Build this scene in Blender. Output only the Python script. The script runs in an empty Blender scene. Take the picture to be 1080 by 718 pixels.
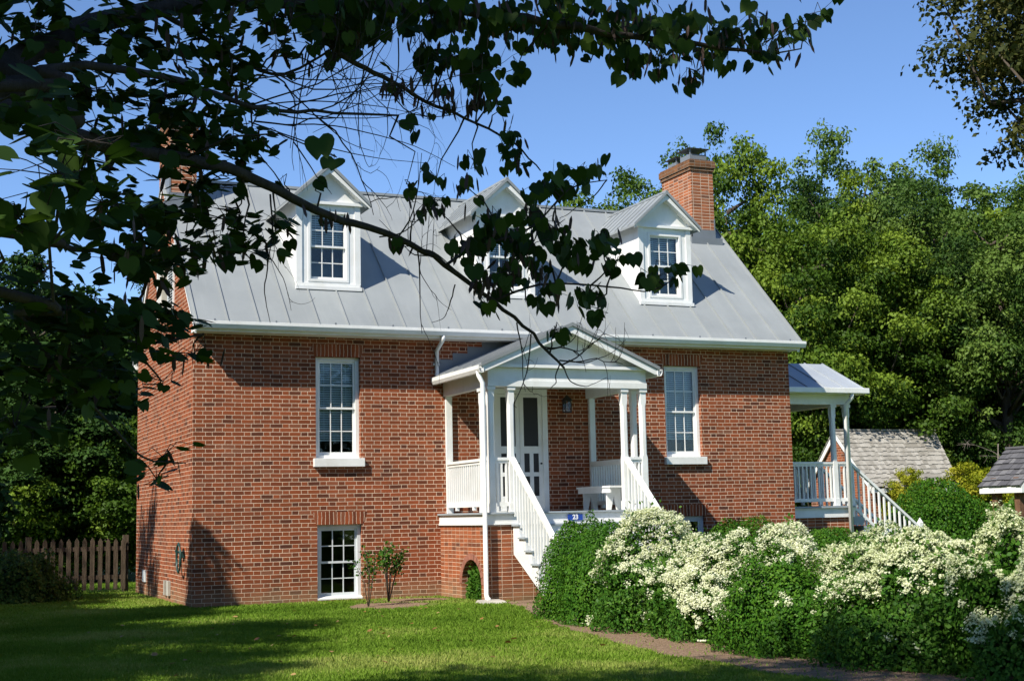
import bpy, bmesh, math, random
import numpy as np
from mathutils import Vector, Matrix

random.seed(7)
RS = np.random.RandomState(11)
SC = bpy.context.scene
COL = SC.collection

# ------------------------------------------------------------------ camera, world, sun, exposure
F_PX, YAW, PIT, ROL = 1468.3, .4135, .124, -.022
CAM = np.array([-4.7445, -25.1208, 1.5158])
_fw = np.array([math.sin(YAW) * math.cos(PIT), math.cos(YAW) * math.cos(PIT), math.sin(PIT)])
_r = np.array([math.cos(YAW), -math.sin(YAW), 0]); _u = np.cross(_r, _fw)
_R = _r * math.cos(ROL) + _u * math.sin(ROL); _U = -_r * math.sin(ROL) + _u * math.cos(ROL)
cd = bpy.data.cameras.new("camera"); cam = bpy.data.objects.new("camera", cd); COL.objects.link(cam)
cd.sensor_width = 36; cd.lens = F_PX / 1080 * 36; cd.clip_start = .05; cd.clip_end = 2000
cam.matrix_world = Matrix(((_R[0], _U[0], -_fw[0], CAM[0]), (_R[1], _U[1], -_fw[1], CAM[1]), (_R[2], _U[2], -_fw[2], CAM[2]), (0, 0, 0, 1)))
SC.camera = cam

def at(x, y, t):
    """world point seen at photograph pixel (x, y), t metres ahead of the camera"""
    return CAM + t * (_fw + _R * (x - 540) / F_PX - _U * (y - 359) / F_PX)

SUN = Vector((-.9, -.46, 1.0)).normalized()          # towards the sun
w = bpy.data.worlds.new("World"); SC.world = w; w.use_nodes = True
nt = w.node_tree; bg = nt.nodes['Background']
sky = nt.nodes.new('ShaderNodeTexSky'); sky.sky_type = 'NISHITA'; sky.sun_disc = False
sky.sun_elevation = math.asin(SUN.z); sky.sun_rotation = math.atan2(SUN.x, SUN.y)
sky.altitude = 0; sky.air_density = .7; sky.dust_density = 0; sky.ozone_density = 5.5
nt.links.new(sky.outputs[0], bg.inputs[0]); bg.inputs[1].default_value = .12
sl = bpy.data.lights.new("sun", 'SUN'); sl.energy = 4.6; sl.angle = math.radians(.53); sl.color = (1, .93, .81)
so = bpy.data.objects.new("sun", sl); COL.objects.link(so)
so.rotation_euler = SUN.to_track_quat('Z', 'Y').to_euler(); so.location = (-20, -10, 30)
SC.view_settings.view_transform = 'Standard'; SC.view_settings.look = 'None'
SC.view_settings.exposure = .76; SC.view_settings.gamma = 1; SC.view_settings.use_curve_mapping = False
SC.cycles.max_bounces = 7; SC.cycles.transparent_max_bounces = 12; SC.cycles.use_denoising = True

# ------------------------------------------------------------------ node materials
class NB:
    def __init__(s, name):
        s.m = bpy.data.materials.new(name); s.m.use_nodes = True; s.t = s.m.node_tree
        s.b = s.t.nodes['Principled BSDF']; s.out = s.t.nodes['Material Output']
    def n(s, typ, **kw):
        o = s.t.nodes.new(typ)
        for k, v in kw.items(): setattr(o, k, v)
        return o
    def link(s, a, b): s.t.links.new(a, b)
    def setin(s, node, i, v):
        if isinstance(v, (int, float, tuple, list)): node.inputs[i].default_value = v
        else: s.link(v, node.inputs[i])
    def math(s, op, a, b=0.0, clamp=False):
        o = s.n('ShaderNodeMath', operation=op, use_clamp=clamp); s.setin(o, 0, a); s.setin(o, 1, b); return o.outputs[0]
    def mix(s, f, a, b, mode='MIX'):
        o = s.n('ShaderNodeMix', data_type='RGBA', blend_type=mode)
        s.setin(o, 0, f); s.setin(o, 6, a); s.setin(o, 7, b); return o.outputs[2]
    def noise(s, scale, detail=4, rough=.55, vec=None):
        o = s.n('ShaderNodeTexNoise'); o.inputs['Scale'].default_value = scale
        o.inputs['Detail'].default_value = detail; o.inputs['Roughness'].default_value = rough
        s.link(vec if vec is not None else s.obj(), o.inputs['Vector']); return o.outputs['Fac']
    def obj(s):
        if not hasattr(s, '_tc'): s._tc = s.n('ShaderNodeTexCoord')
        return s._tc.outputs['Object']
    def geo(s):
        if not hasattr(s, '_ge'): s._ge = s.n('ShaderNodeNewGeometry')
        return s._ge
    def ramp(s, f, stops, interp='LINEAR'):
        o = s.n('ShaderNodeValToRGB'); cr = o.color_ramp; cr.interpolation = interp
        while len(cr.elements) < len(stops): cr.elements.new(.5)
        for e, (p, c) in zip(cr.elements, stops): e.position = p; e.color = (*c, 1) if len(c) == 3 else c
        s.link(f, o.inputs[0]); return o.outputs[0]
    def bump(s, h, strength=.4, dist=.02):
        o = s.n('ShaderNodeBump'); o.inputs['Strength'].default_value = strength; o.inputs['Distance'].default_value = dist
        s.link(h, o.inputs['Height']); s.link(o.outputs[0], s.b.inputs['Normal']); return o
    def fin(s, col=None, rough=.6, spec=None):
        if col is not None: s.setin(s.b, 'Base Color', (*col, 1) if isinstance(col, tuple) and len(col) == 3 else col)
        s.setin(s.b, 'Roughness', rough)
        if spec is not None: s.b.inputs['Specular IOR Level'].default_value = spec
        return s.m

def mapped(k, scale):
    mp = k.n('ShaderNodeMapping'); k.link(k.obj(), mp.inputs[0]); mp.inputs['Scale'].default_value = scale; return mp.outputs[0]

def mat_plain(name, col, rough=.6, var=.12, scale=3., spec=None, metal=0):
    k = NB(name); f = k.noise(scale, 6, .6)
    c = k.ramp(f, [(.25, tuple(x * (1 - var) for x in col)), (.75, tuple(min(1, x * (1 + var)) for x in col))])
    k.b.inputs['Metallic'].default_value = metal
    return k.fin(c, rough, spec)

def mat_white(name='white_paint', base=(.78, .79, .78), dirt=(.55, .54, .48)):
    k = NB(name)
    f = k.noise(2.2, 8, .65); g = k.noise(1, 5, .6, mapped(k, (9, 9, 1.2)))
    d = k.math('MULTIPLY', k.ramp(f, [(.40, (0, 0, 0)), (.75, (1, 1, 1))]), g)
    c = k.mix(d, (*base, 1), (*dirt, 1))
    k.bump(k.noise(40, 3), .08, .01)
    return k.fin(c, .45)

def brick_uv(k, swap=False):
    ob = k.n('ShaderNodeSeparateXYZ'); k.link(k.obj(), ob.inputs[0])
    nm = k.n('ShaderNodeSeparateXYZ'); k.link(k.geo().outputs['True Normal'], nm.inputs[0])
    side = k.math('GREATER_THAN', k.math('ABSOLUTE', nm.outputs[0]), .5)
    u = k.math('ADD', k.math('MULTIPLY', ob.outputs[1], side), k.math('MULTIPLY', ob.outputs[0], k.math('SUBTRACT', 1., side)))
    # slight waviness of hand laid courses
    wv = k.math('MULTIPLY', k.math('SUBTRACT', k.noise(1.3, 3), .5), .022)
    z = k.math('ADD', ob.outputs[2], wv)
    u = k.math('ADD', u, k.math('MULTIPLY', k.math('SUBTRACT', k.noise(6, 2), .5), .03))
    return (z, u) if swap else (u, z)

def mat_brick(name='brick', h=.0757, P=.352, split=.645, jt=.0046, soldier=False, tint=(1, 1, 1), mortar=(.80, .60, .45)):
    k = NB(name); u, z = brick_uv(k, soldier)
    zr = k.math('DIVIDE', z, h); row = k.math('FLOOR', zr); fz = k.math('FRACT', zr)
    odd = k.math('FLOORED_MODULO', row, 2.)
    uu = k.math('ADD', k.math('DIVIDE', u, P), k.math('MULTIPLY', odd, .5))
    kk = k.math('FLOOR', uu); f = k.math('FRACT', uu)
    head = k.math('GREATER_THAN', f, split)
    du = k.math('MINIMUM', k.math('MINIMUM', f, k.math('SUBTRACT', 1., f)), k.math('ABSOLUTE', k.math('SUBTRACT', f, split)))
    du = k.math('MULTIPLY', du, P)
    dz = k.math('MULTIPLY', k.math('MINIMUM', fz, k.math('SUBTRACT', 1., fz)), h)
    dd = k.math('MINIMUM', du, dz)
    dd = k.math('ADD', dd, k.math('MULTIPLY', k.math('SUBTRACT', k.noise(35, 3), .5), .006))
    mk = k.math('DIVIDE', k.math('SUBTRACT', dd, jt - .0018), .0036, True)       # 1 = brick
    cv = k.n('ShaderNodeCombineXYZ'); k.link(kk, cv.inputs[0]); k.link(row, cv.inputs[1]); k.link(head, cv.inputs[2])
    wn = k.n('ShaderNodeTexWhiteNoise', noise_dimensions='3D'); k.link(cv.outputs[0], wn.inputs['Vector'])
    T = lambda c: tuple(a * b for a, b in zip(c, tint))
    c = k.ramp(wn.outputs['Value'], [(0, T((.070, .030, .022))), (.08, T((.12, .036, .019))), (.25, T((.215, .057, .024))), (.65, T((.275, .072, .027))), (.9, T((.345, .088, .034))), (1, T((.23, .10, .06)))])
    c = k.mix(k.math('MULTIPLY', k.noise(60, 4, .7), .45), c, T((.11, .05, .035)) + (1,))
    big = k.noise(.7, 5, .6)
    c = k.mix(k.ramp(big, [(.35, (0, 0, 0)), (.75, (.28, .28, .28))]), c, T((.31, .095, .04)) + (1,))
    c = k.mix(k.ramp(k.noise(1.1, 8, .68), [(.52, (0, 0, 0)), (.72, (.5, .5, .5))]), c, T((.085, .045, .032)) + (1,))
    mo = k.mix(k.ramp(k.noise(1.6, 7, .7), [(.35, (0, 0, 0)), (.7, (1, 1, 1))]), (*mortar, 1), tuple(m * .62 for m in mortar) + (1,))
    c = k.mix(mk, mo, c)
    # damp band near the soil
    ob = k.n('ShaderNodeSeparateXYZ'); k.link(k.obj(), ob.inputs[0])
    zz = k.math('ADD', ob.outputs[2], k.math('MULTIPLY', k.math('SUBTRACT', k.noise(1.7, 4), .5), .5))
    c = k.mix(k.math('MULTIPLY', k.math('SUBTRACT', 1., k.math('DIVIDE', zz, .38, True)), .45), c, (.30, .23, .14, 1))
    hgt = k.math('ADD', mk, k.math('MULTIPLY', k.noise(90, 3), .35))
    k.bump(hgt, .7, .012)
    return k.fin(c, .95, .05)

def mat_metal_roof(name='painted_metal_roof', col=(.255, .277, .285)):
    k = NB(name)
    f = k.noise(.9, 6, .6); g = k.noise(1, 6, .65, mapped(k, (7, .8, .8)))
    c = k.ramp(f, [(.3, tuple(x * .88 for x in col)), (.7, tuple(x * 1.08 for x in col))])
    c = k.mix(k.ramp(g, [(.5, (0, 0, 0)), (.8, (.5, .5, .5))]), c, (.32, .34, .345, 1))
    c = k.mix(k.ramp(k.noise(14, 6, .7), [(.62, (0, 0, 0)), (.75, (.35, .35, .35))]), c, (.27, .25, .22, 1))
    ob = k.n('ShaderNodeSeparateXYZ'); k.link(k.obj(), ob.inputs[0])
    wn = k.n('ShaderNodeTexWhiteNoise', noise_dimensions='1D'); k.link(k.math('FLOOR', k.math('DIVIDE', k.math('ADD', ob.outputs[0], .01), .562)), wn.inputs['W'])
    c = k.mix(k.math('MULTIPLY', wn.outputs['Value'], .22), c, tuple(x * .72 for x in col) + (1,))
    k.bump(k.noise(1.6, 4), .35, .03)
    return k.fin(c, k.math('ADD', .32, k.math('MULTIPLY', f, .25)))

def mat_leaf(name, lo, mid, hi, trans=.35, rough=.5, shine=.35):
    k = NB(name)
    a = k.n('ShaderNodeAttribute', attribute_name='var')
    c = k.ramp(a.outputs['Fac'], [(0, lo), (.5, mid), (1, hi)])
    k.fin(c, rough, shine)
    tr = k.n('ShaderNodeBsdfTranslucent'); hs = k.mix(.6, c, (1.0, 1.0, .35, 1), 'MULTIPLY'); k.link(hs, tr.inputs[0])
    mx = k.n('ShaderNodeMixShader'); mx.inputs[0].default_value = trans
    k.link(k.b.outputs[0], mx.inputs[1]); k.link(tr.outputs[0], mx.inputs[2]); k.link(mx.outputs[0], k.out.inputs[0])
    return k.m

def mat_glass(name='window_glass', tint=(.9, .95, .95)):
    k = NB(name)
    tr = k.n('ShaderNodeBsdfTransparent'); tr.inputs[0].default_value = (*tint, 1)
    gl = k.n('ShaderNodeBsdfGlossy'); gl.inputs['Roughness'].default_value = .02
    bp = k.n('ShaderNodeBump'); bp.inputs['Strength'].default_value = .12; bp.inputs['Distance'].default_value = .02
    k.link(k.noise(4, 2), bp.inputs['Height']); k.link(bp.outputs[0], gl.inputs['Normal'])
    fr = k.n('ShaderNodeFresnel'); fr.inputs['IOR'].default_value = 1.5
    mx = k.n('ShaderNodeMixShader'); k.link(fr.outputs[0], mx.inputs[0]); k.link(tr.outputs[0], mx.inputs[1]); k.link(gl.outputs[0], mx.inputs[2])
    k.link(mx.outputs[0], k.out.inputs[0]); return k.m

def mat_bark(name, col):
    k = NB(name); g = k.noise(1, 8, .7, mapped(k, (14, 14, 3)))
    c = k.ramp(g, [(.3, tuple(x * .5 for x in col)), (.7, tuple(x * 1.3 for x in col))])
    k.bump(g, .8, .03); return k.fin(c, .9, .2)

def mat_var(name, lo, hi, rough=.8, nscale=30):
    k = NB(name); a = k.n('ShaderNodeAttribute', attribute_name='var')
    c = k.ramp(a.outputs['Fac'], [(0, lo), (1, hi)])
    g = k.noise(1, 7, .7, mapped(k, (nscale, nscale, nscale * .25)))
    c = k.mix(k.math('MULTIPLY', g, .7), c, tuple(x * .55 for x in lo) + (1,))
    k.bump(g, .5, .01); return k.fin(c, rough, .25)

def mat_ground():
    k = NB('lawn_soil'); f = k.noise(.35, 7, .65); g = k.noise(9, 6, .7)
    c = k.ramp(f, [(.3, (.075, .13, .018)), (.5, (.10, .155, .022)), (.72, (.14, .16, .04))])
    c = k.mix(k.ramp(g, [(.5, (0, 0, 0)), (.8, (.7, .7, .7))]), c, (.035, .06, .012, 1))
    k.bump(g, .8, .04); return k.fin(c, .95, .1)

def mat_mulch():
    k = NB('bark_mulch'); f = k.noise(28, 6, .75); g = k.noise(2, 5)
    c = k.ramp(f, [(.3, (.09, .06, .04)), (.5, (.25, .175, .12)), (.7, (.46, .36, .26))])
    c = k.mix(k.math('MULTIPLY', g, .5), c, (.24, .15, .09, 1))
    k.bump(f, 1., .03); return k.fin(c, .95, .1)

M = dict(
    brick=mat_brick(), soldier=mat_brick('soldier_brick', h=.074, P=.9, split=.97, soldier=True, tint=(1.02, .95, .9)),
    porch_brick=mat_brick('porch_brick', h=.073, P=.40, split=.5, tint=(1.15, 1.3, 1.35)),
    chimney_brick=mat_brick('chimney_brick', h=.074, P=.44, split=.5, jt=.006, tint=(1.3, 1.6, 1.7), mortar=(.68, .52, .40)),
    cap_brick=mat_brick('sooty_cap_brick', h=.074, P=.3, split=.5, jt=.005, tint=(.75, 1.2, 1.3), mortar=(.28, .24, .19)),
    white=mat_white(), roof=mat_metal_roof(), porch_roof=mat_metal_roof('porch_metal_roof', (.22, .235, .24)),
    flash=mat_plain('grey_flashing', (.16, .18, .20), .5), side_roof=mat_metal_roof('side_porch_metal', (.34, .38, .43)),
    deck=mat_plain('grey_deck_paint', (.30, .34, .37), .55), dark=mat_plain('painted_dark', (.02, .02, .022), .9),  # dark: near-black colour standing in for unlit spaces
    blind=mat_plain('window_blind', (.80, .82, .82), .6), glass=mat_glass(), screen=mat_plain('insect_screen', (.012, .012, .014), .6),
    alu=mat_plain('aluminium_frame', (.60, .64, .66), .45), black=mat_plain('black_iron', (.015, .015, .016), .5),
    blue=mat_plain('blue_sign_enamel', (.01, .05, .30), .35), stone=mat_plain('splash_stone', (.36, .34, .30), .9, .25),
    bark=mat_bark('grey_brown_bark', (.085, .068, .052)), darkbark=mat_bark('dark_redbud_bark', (.045, .038, .034)),
    wood=mat_bark('weathered_fence_wood', (.10, .075, .052)), post=mat_bark('brown_post_wood', (.16, .085, .05)),
    cedar=mat_var('cedar_shingles', (.265, .25, .22), (.49, .47, .43)), slate=mat_var('grey_shingles', (.085, .085, .095), (.19, .19, .20)),
    pod=mat_plain('dry_seed_pod', (.045, .022, .018), .7), hose=mat_plain('green_hose', (.012, .05, .045), .4),
    ground=mat_ground(), mulch=mat_mulch(),
    grass=mat_leaf('grass_blades', (.085, .165, .014), (.16, .27, .028), (.33, .36, .10), .3, .65, .08),
    box=mat_leaf('boxwood_leaf', (.016, .062, .005), (.040, .122, .009), (.10, .21, .018), .2, .5, .12),
    vine=mat_leaf('clematis_leaf', (.018, .065, .007), (.042, .125, .011), (.10, .20, .026), .25, .5, .15),
    petal=mat_leaf('white_petal', (.42, .50, .22), (.70, .74, .50), (.83, .83, .74), .3, .6, .1),
    wood_a=mat_leaf('woodland_leaf', (.021, .053, .006), (.064, .124, .011), (.17, .25, .028), .3, .55, .15),
    wood_b=mat_leaf('blue_green_leaf', (.020, .050, .009), (.054, .108, .016), (.13, .20, .036), .25, .55, .15),
    wood_c=mat_leaf('yellow_green_leaf', (.034, .075, .007), (.09, .158, .012), (.21, .29, .03), .33, .55, .15),
    yellow=mat_leaf('yellow_leaf', (.11, .15, .008), (.24, .27, .014), (.42, .40, .04), .35, .55, .1),
    wood_d=mat_leaf('olive_leaf', (.024, .032, .008), (.052, .062, .015), (.115, .105, .028), .2, .6, .1),
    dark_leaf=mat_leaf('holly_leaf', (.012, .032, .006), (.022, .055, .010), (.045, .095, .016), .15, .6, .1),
    redbud=mat_leaf('redbud_leaf', (.014, .034, .006), (.026, .058, .009), (.055, .095, .016), .28, .6, .12),
)

# ------------------------------------------------------------------ mesh helpers
class MB:
    def __init__(s): s.v = []; s.f = []; s.a = []; s.av = .5
    def pts(s, P):
        i = len(s.v); s.v += [tuple(map(float, p)) for p in P]; s.a += [s.av] * len(P); return i
    def box(s, x0, x1, y0, y1, z0, z1):
        i = s.pts([(x0, y0, z0), (x1, y0, z0), (x1, y1, z0), (x0, y1, z0), (x0, y0, z1), (x1, y0, z1), (x1, y1, z1), (x0, y1, z1)])
        for q in ((0, 3, 2, 1), (4, 5, 6, 7), (0, 1, 5, 4), (1, 2, 6, 5), (2, 3, 7, 6), (3, 0, 4, 7)): s.f.append([i + a for a in q])
    def hexa(s, P):      # 4 bottom + 4 top points
        i = s.pts(P)
        for q in ((0, 3, 2, 1), (4, 5, 6, 7), (0, 1, 5, 4), (1, 2, 6, 5), (2, 3, 7, 6), (3, 0, 4, 7)): s.f.append([i + a for a in q])
    def prism(s, poly, vec):
        n = len(poly); vec = np.array(vec); P = [np.array(p, float) for p in poly]
        i = s.pts(P + [p + vec for p in P]); s.f.append([i + a for a in range(n)][::-1]); s.f.append([i + n + a for a in range(n)])
        for a in range(n): b = (a + 1) % n; s.f.append([i + a, i + b, i + n + b, i + n + a])
    def poly(s, P): i = s.pts(P); s.f.append(list(range(i, i + len(P))))
    def bar(s, a, b, w_, h_, up=(0, 0, 1)):   # rectangular bar between two points
        a = np.array(a, float); b = np.array(b, float); d = b - a; d /= np.linalg.norm(d)
        r = np.cross(d, np.array(up, float)); r /= np.linalg.norm(r); u = np.cross(r, d)
        c = [(-r * w_ - u * h_) / 2, (r * w_ - u * h_) / 2, (r * w_ + u * h_) / 2, (-r * w_ + u * h_) / 2]
        i = s.pts([a + q for q in c] + [b + q for q in c])
        for q in ((0, 3, 2, 1), (4, 5, 6, 7), (0, 1, 5, 4), (1, 2, 6, 5), (2, 3, 7, 6), (3, 0, 4, 7)): s.f.append([i + t for t in q])
    def tube(s, path, rad, n=7, cap=True):
        path = [np.array(p, float) for p in path]; m = len(path)
        if not hasattr(rad, '__len__'): rad = [rad] * m
        prev = None; i0 = len(s.v)
        for j, p in enumerate(path):
            d = path[min(j + 1, m - 1)] - path[max(j - 1, 0)]; d = d / (np.linalg.norm(d) + 1e-9)
            if prev is None:
                up = np.array((0, 0, 1.)) if abs(d[2]) < .9 else np.array((1., 0, 0)); r = np.cross(d, up)
            else: r = prev - d * (prev @ d)
            r /= np.linalg.norm(r) + 1e-9; prev = r; u = np.cross(d, r)
            s.pts([p + rad[j] * (math.cos(t) * r + math.sin(t) * u) for t in np.linspace(0, 2 * math.pi, n, endpoint=False)])
        for j in range(m - 1):
            for q in range(n):
                a = i0 + j * n + q; b = i0 + j * n + (q + 1) % n; s.f.append([a, b, b + n, a + n])
        if cap: s.f.append([i0 + q for q in range(n)][::-1]); s.f.append([i0 + (m - 1) * n + q for q in range(n)])
    def build(s, name, mat, parent=None, smooth=False, bevel=0, loc=None):
        me = bpy.data.meshes.new(name)
        v = s.v if loc is None else [tuple(np.array(p) - np.array(loc)) for p in s.v]
        me.from_pydata(v, [], s.f); me.update()
        if len(set(s.a)) > 1:
            at_ = me.attributes.new('var', 'FLOAT', 'POINT'); at_.data.foreach_set('value', s.a)
        me.materials.append(M[mat] if isinstance(mat, str) else mat)
        bm = bmesh.new(); bm.from_mesh(me); bmesh.ops.recalc_face_normals(bm, faces=bm.faces); bm.to_mesh(me); bm.free()
        o = bpy.data.objects.new(name, me); COL.objects.link(o)
        if parent is not None: o.parent = parent
        if loc is not None and parent is None: o.location = loc
        if smooth: me.polygons.foreach_set('use_smooth', [True] * len(me.polygons))
        if bevel:
            b = o.modifiers.new('bevel', 'BEVEL'); b.width = bevel; b.segments = 2; b.limit_method = 'ANGLE'
        return o

def np_mesh(name, V, Fq, var, mat):
    """uniform-size polygons: V (n,3), Fq (m,k), var (n,)"""
    me = bpy.data.meshes.new(name); n, (m, k) = len(V), Fq.shape
    me.vertices.add(n); me.vertices.foreach_set('co', np.ascontiguousarray(V, np.float32).ravel())
    me.loops.add(m * k); me.loops.foreach_set('vertex_index', np.ascontiguousarray(Fq, np.int32).ravel())
    me.polygons.add(m); me.polygons.foreach_set('loop_start', np.arange(0, m * k, k, dtype=np.int32))
    me.polygons.foreach_set('loop_total', np.full(m, k, np.int32)); me.update(calc_edges=True)
    a = me.attributes.new('var', 'FLOAT', 'POINT'); a.data.foreach_set('value', np.ascontiguousarray(var, np.float32))
    me.materials.append(M[mat]); me.validate(); return me

def put(name, me, parent=None, loc=(0, 0, 0), rz=0):
    o = bpy.data.objects.new(name, me); COL.objects.link(o); o.location = loc; o.rotation_euler = (0, 0, rz)
    if parent is not None: o.parent = parent
    return o

def empty(name, loc=(0, 0, 0), parent=None):
    o = bpy.data.objects.new(name, None); COL.objects.link(o); o.location = loc; o.empty_display_size = .2
    if parent is not None: o.parent = parent
    return o

def tag(o, label=None, cat=None, group=None, kind=None):
    if label: o['label'] = label
    if cat: o['category'] = cat
    if group: o['group'] = group
    if kind: o['kind'] = kind
    return o

def unit(a): return a / (np.linalg.norm(a, axis=-1, keepdims=True) + 1e-9)

T_LEAF = np.array([(0, 0, 0), (.34, .45, .06), (0, 1, -.05), (-.34, .45, .06)])      # folded rhombus, tip along +y
F_LEAF = np.array([(0, 1, 2, 3)])
T_OVAL = np.array([(0, 0, 0), (.3, .25, .05), (.3, .7, .05), (0, 1, -.06), (-.3, .7, .05), (-.3, .25, .05)])
F_OVAL = np.array([(0, 1, 2, 3), (0, 3, 4, 5)])
_hr = [(.16, -.13, .03), (.33, -.12, .05), (.46, -.01, .06), (.51, .16, .06), (.46, .36, .05), (.34, .58, .03), (.17, .82, 0)]
T_HEART = np.array([(0, 0, 0), (0, .3, 0), (0, .6, -.02), (0, 1.04, -.09)] + _hr + [(-a, b_, c_) for a, b_, c_ in _hr])
F_HEART = np.array([(0, 4, 5, 6), (0, 6, 7, 1), (1, 7, 8, 2), (2, 8, 9, 10), (2, 10, 3, 3), (0, 13, 12, 11), (0, 1, 14, 13), (1, 2, 15, 14), (2, 17, 16, 15), (2, 3, 17, 17)])
T_POD = np.array([(0, 0, 0), (.09, .25, .02), (.09, .75, .02), (0, 1, 0), (-.09, .75, -.02), (-.09, .25, -.02)])
T_FLOW = np.array([(-.16, -.5, 0), (.16, -.5, 0), (.16, .5, .05), (-.16, .5, .05), (-.5, -.16, 0), (-.5, .16, .05), (.5, .16, 0), (.5, -.16, .05)])
F_FLOW = np.array([(0, 1, 2, 3), (4, 5, 6, 7)])

def leaves(P, D, Nn, S, T, F, var):
    """P points, D tip direction, Nn normals, S sizes -> V, F, var"""
    D = unit(D); X = unit(np.cross(D, Nn)); Z = np.cross(X, D)
    V = P[:, None, :] + S[:, None, None] * (T[None, :, 0, None] * X[:, None] + T[None, :, 1, None] * D[:, None] + T[None, :, 2, None] * Z[:, None])
    k = len(T); n = len(P)
    Fa = (F[None] + (np.arange(n) * k)[:, None, None]).reshape(-1, F.shape[1])
    return V.reshape(-1, 3), Fa, np.repeat(var, k)

def join(parts):
    V, F, A, o = [], [], [], 0
    for v, f, a in parts: V.append(v); F.append(f + o); A.append(a); o += len(v)
    return np.concatenate(V), np.concatenate(F), np.concatenate(A)

# cheap smooth value noise on points
_G = RS.rand(32, 32, 32)
def vnoise(P, s):
    Q = P * s; i = np.floor(Q).astype(int); f = Q - i; f = f * f * (3 - 2 * f); r = 0
    for a in (0, 1):
        for b in (0, 1):
            for c in (0, 1):
                wgt = (f[:, 0] if a else 1 - f[:, 0]) * (f[:, 1] if b else 1 - f[:, 1]) * (f[:, 2] if c else 1 - f[:, 2])
                r = r + wgt * _G[(i[:, 0] + a) % 32, (i[:, 1] + b) % 32, (i[:, 2] + c) % 32]
    return r

# ------------------------------------------------------------------ the setting: ground, mulch
def fan_sheet(name, pts, z, mat, kind='structure'):
    b = MB(); b.poly([(x, y, z) for x, y in pts]); o = b.build(name, mat); tag(o, kind=kind); return o

g = MB(); n = 24
for i in range(n):
    for j in range(n):
        xs = -500 + 1000 / n * i; ys = -500 + 1000 / n * j; s_ = 1000 / n
        g.poly([(xs, ys, 0), (xs + s_, ys, 0), (xs + s_, ys + s_, 0), (xs, ys + s_, 0)])
tag(g.build('ground', 'ground'), kind='structure')
def wobble(pts, amp=.10, per=.35):
    out = []
    for (a, b) in zip(pts, pts[1:] + pts[:1]):
        L = math.dist(a, b); m = max(1, int(L / per))
        for q in range(m):
            t = q / m; out.append((a[0] + (b[0] - a[0]) * t + RS.uniform(-amp, amp), a[1] + (b[1] - a[1]) * t + RS.uniform(-amp, amp)))
    return out
fan_sheet('mulch_bed', wobble([(4.9, -2.7), (4.45, -4.4), (3.95, -6.0), (3.4, -8.0), (2.95, -10.2), (2.72, -12.0), (2.72, -14.2), (3.1, -17.0), (5.0, -17.3), (5.0, -10), (5.1, -5), (5.1, -2.7)]), .008, 'mulch')
fan_sheet('mulch_patch', wobble([(2.1, -2.5), (2.6, -2.95), (3.3, -2.75), (3.9, -1.6), (4.5, -.9), (4.3, -.25), (3.2, -.3), (2.6, -1.2)], .09), .008, 'mulch')
fan_sheet('mulch_strip', wobble([(4.75, -2.35), (4.75, -2.95), (5.6, -3.1), (5.6, -2.35)], .06), .012, 'mulch')

# ------------------------------------------------------------------ the brick house
L, D = 12.81, 6.4
SLOPE = .957
def RZ(y): return 5.11 + (min(y, D - y) + .31) * SLOPE
ER = -.40
house = empty('brick_house')
tag(house, 'red brick house with grey metal roof, three white dormers and two chimneys', 'house')

def wall_cells(b, axis, c, u0, u1, z0, z1, holes, depth, sgn, clip=None):
    us = sorted({u0, u1} | {h[0] for h in holes} | {h[1] for h in holes}); zs = sorted({z0, z1} | {h[2] for h in holes} | {h[3] for h in holes})
    P = lambda u, z, d=0: (u, c + sgn * d, z) if axis == 'y' else (c + sgn * d, u, z)
    for a, a2 in zip(us, us[1:]):
        for e, e2 in zip(zs, zs[1:]):
            if any(h[0] <= a and a2 <= h[1] and h[2] <= e and e2 <= h[3] for h in holes): continue
            q = [(a, e), (a2, e), (a2, e2), (a, e2)]
            if clip:
                for (A, B, Cc) in clip:
                    o = []
                    for (p, r) in zip(q, q[1:] + q[:1]):
                        dp = A * p[0] + B * p[1] + Cc; dr = A * r[0] + B * r[1] + Cc
                        if dp >= 0: o.append(p)
                        if dp * dr < 0: t = dp / (dp - dr); o.append((p[0] + t * (r[0] - p[0]), p[1] + t * (r[1] - p[1])))
                    q = o
                    if len(q) < 3: break
            if len(q) >= 3: b.poly([P(*p) for p in q])
    for h in holes:
        b.poly([P(h[0], h[2]), P(h[0], h[2], depth), P(h[0], h[3], depth), P(h[0], h[3])]); b.poly([P(h[1], h[2]), P(h[1], h[3]), P(h[1], h[3], depth), P(h[1], h[2], depth)])
        b.poly([P(h[0], h[3]), P(h[0], h[3], depth), P(h[1], h[3], depth), P(h[1], h[3])]); b.poly([P(h[0], h[2]), P(h[1], h[2]), P(h[1], h[2], depth), P(h[0], h[2], depth)])

WX = [(2.267, 3.132), (9.709, 10.574)]
WZ = (2.615, 4.516)
BX = [(2.287, 3.143), (9.72, 10.576)]
BZ = (.03, 1.395)
DOOR = (5.80, 7.0, 1.55, 3.97)
front_holes = [(a, b_, *WZ) for a, b_ in WX] + [(a, b_, *BZ) for a, b_ in BX] + [DOOR]
b = MB()
wall_cells(b, 'y', 0, 0, L, -.3, 5.02, front_holes, .24, 1)
wall_cells(b, 'y', D, 0, L, -.3, 5.02, [], .2, -1)
clip = [(SLOPE, -1, 5.07 + .31 * SLOPE), (-SLOPE, -1, 5.07 + .31 * SLOPE + D * SLOPE)]
AT = (1.95, 3.85, 5.62, 6.9)
wall_cells(b, 'x', 0, 0, D, -.3, 8.6, [AT], .12, 1, clip)
wall_cells(b, 'x', L, 0, D, -.3, 8.6, [], .12, -1, clip)
b.build('wall', 'brick', house)
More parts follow.
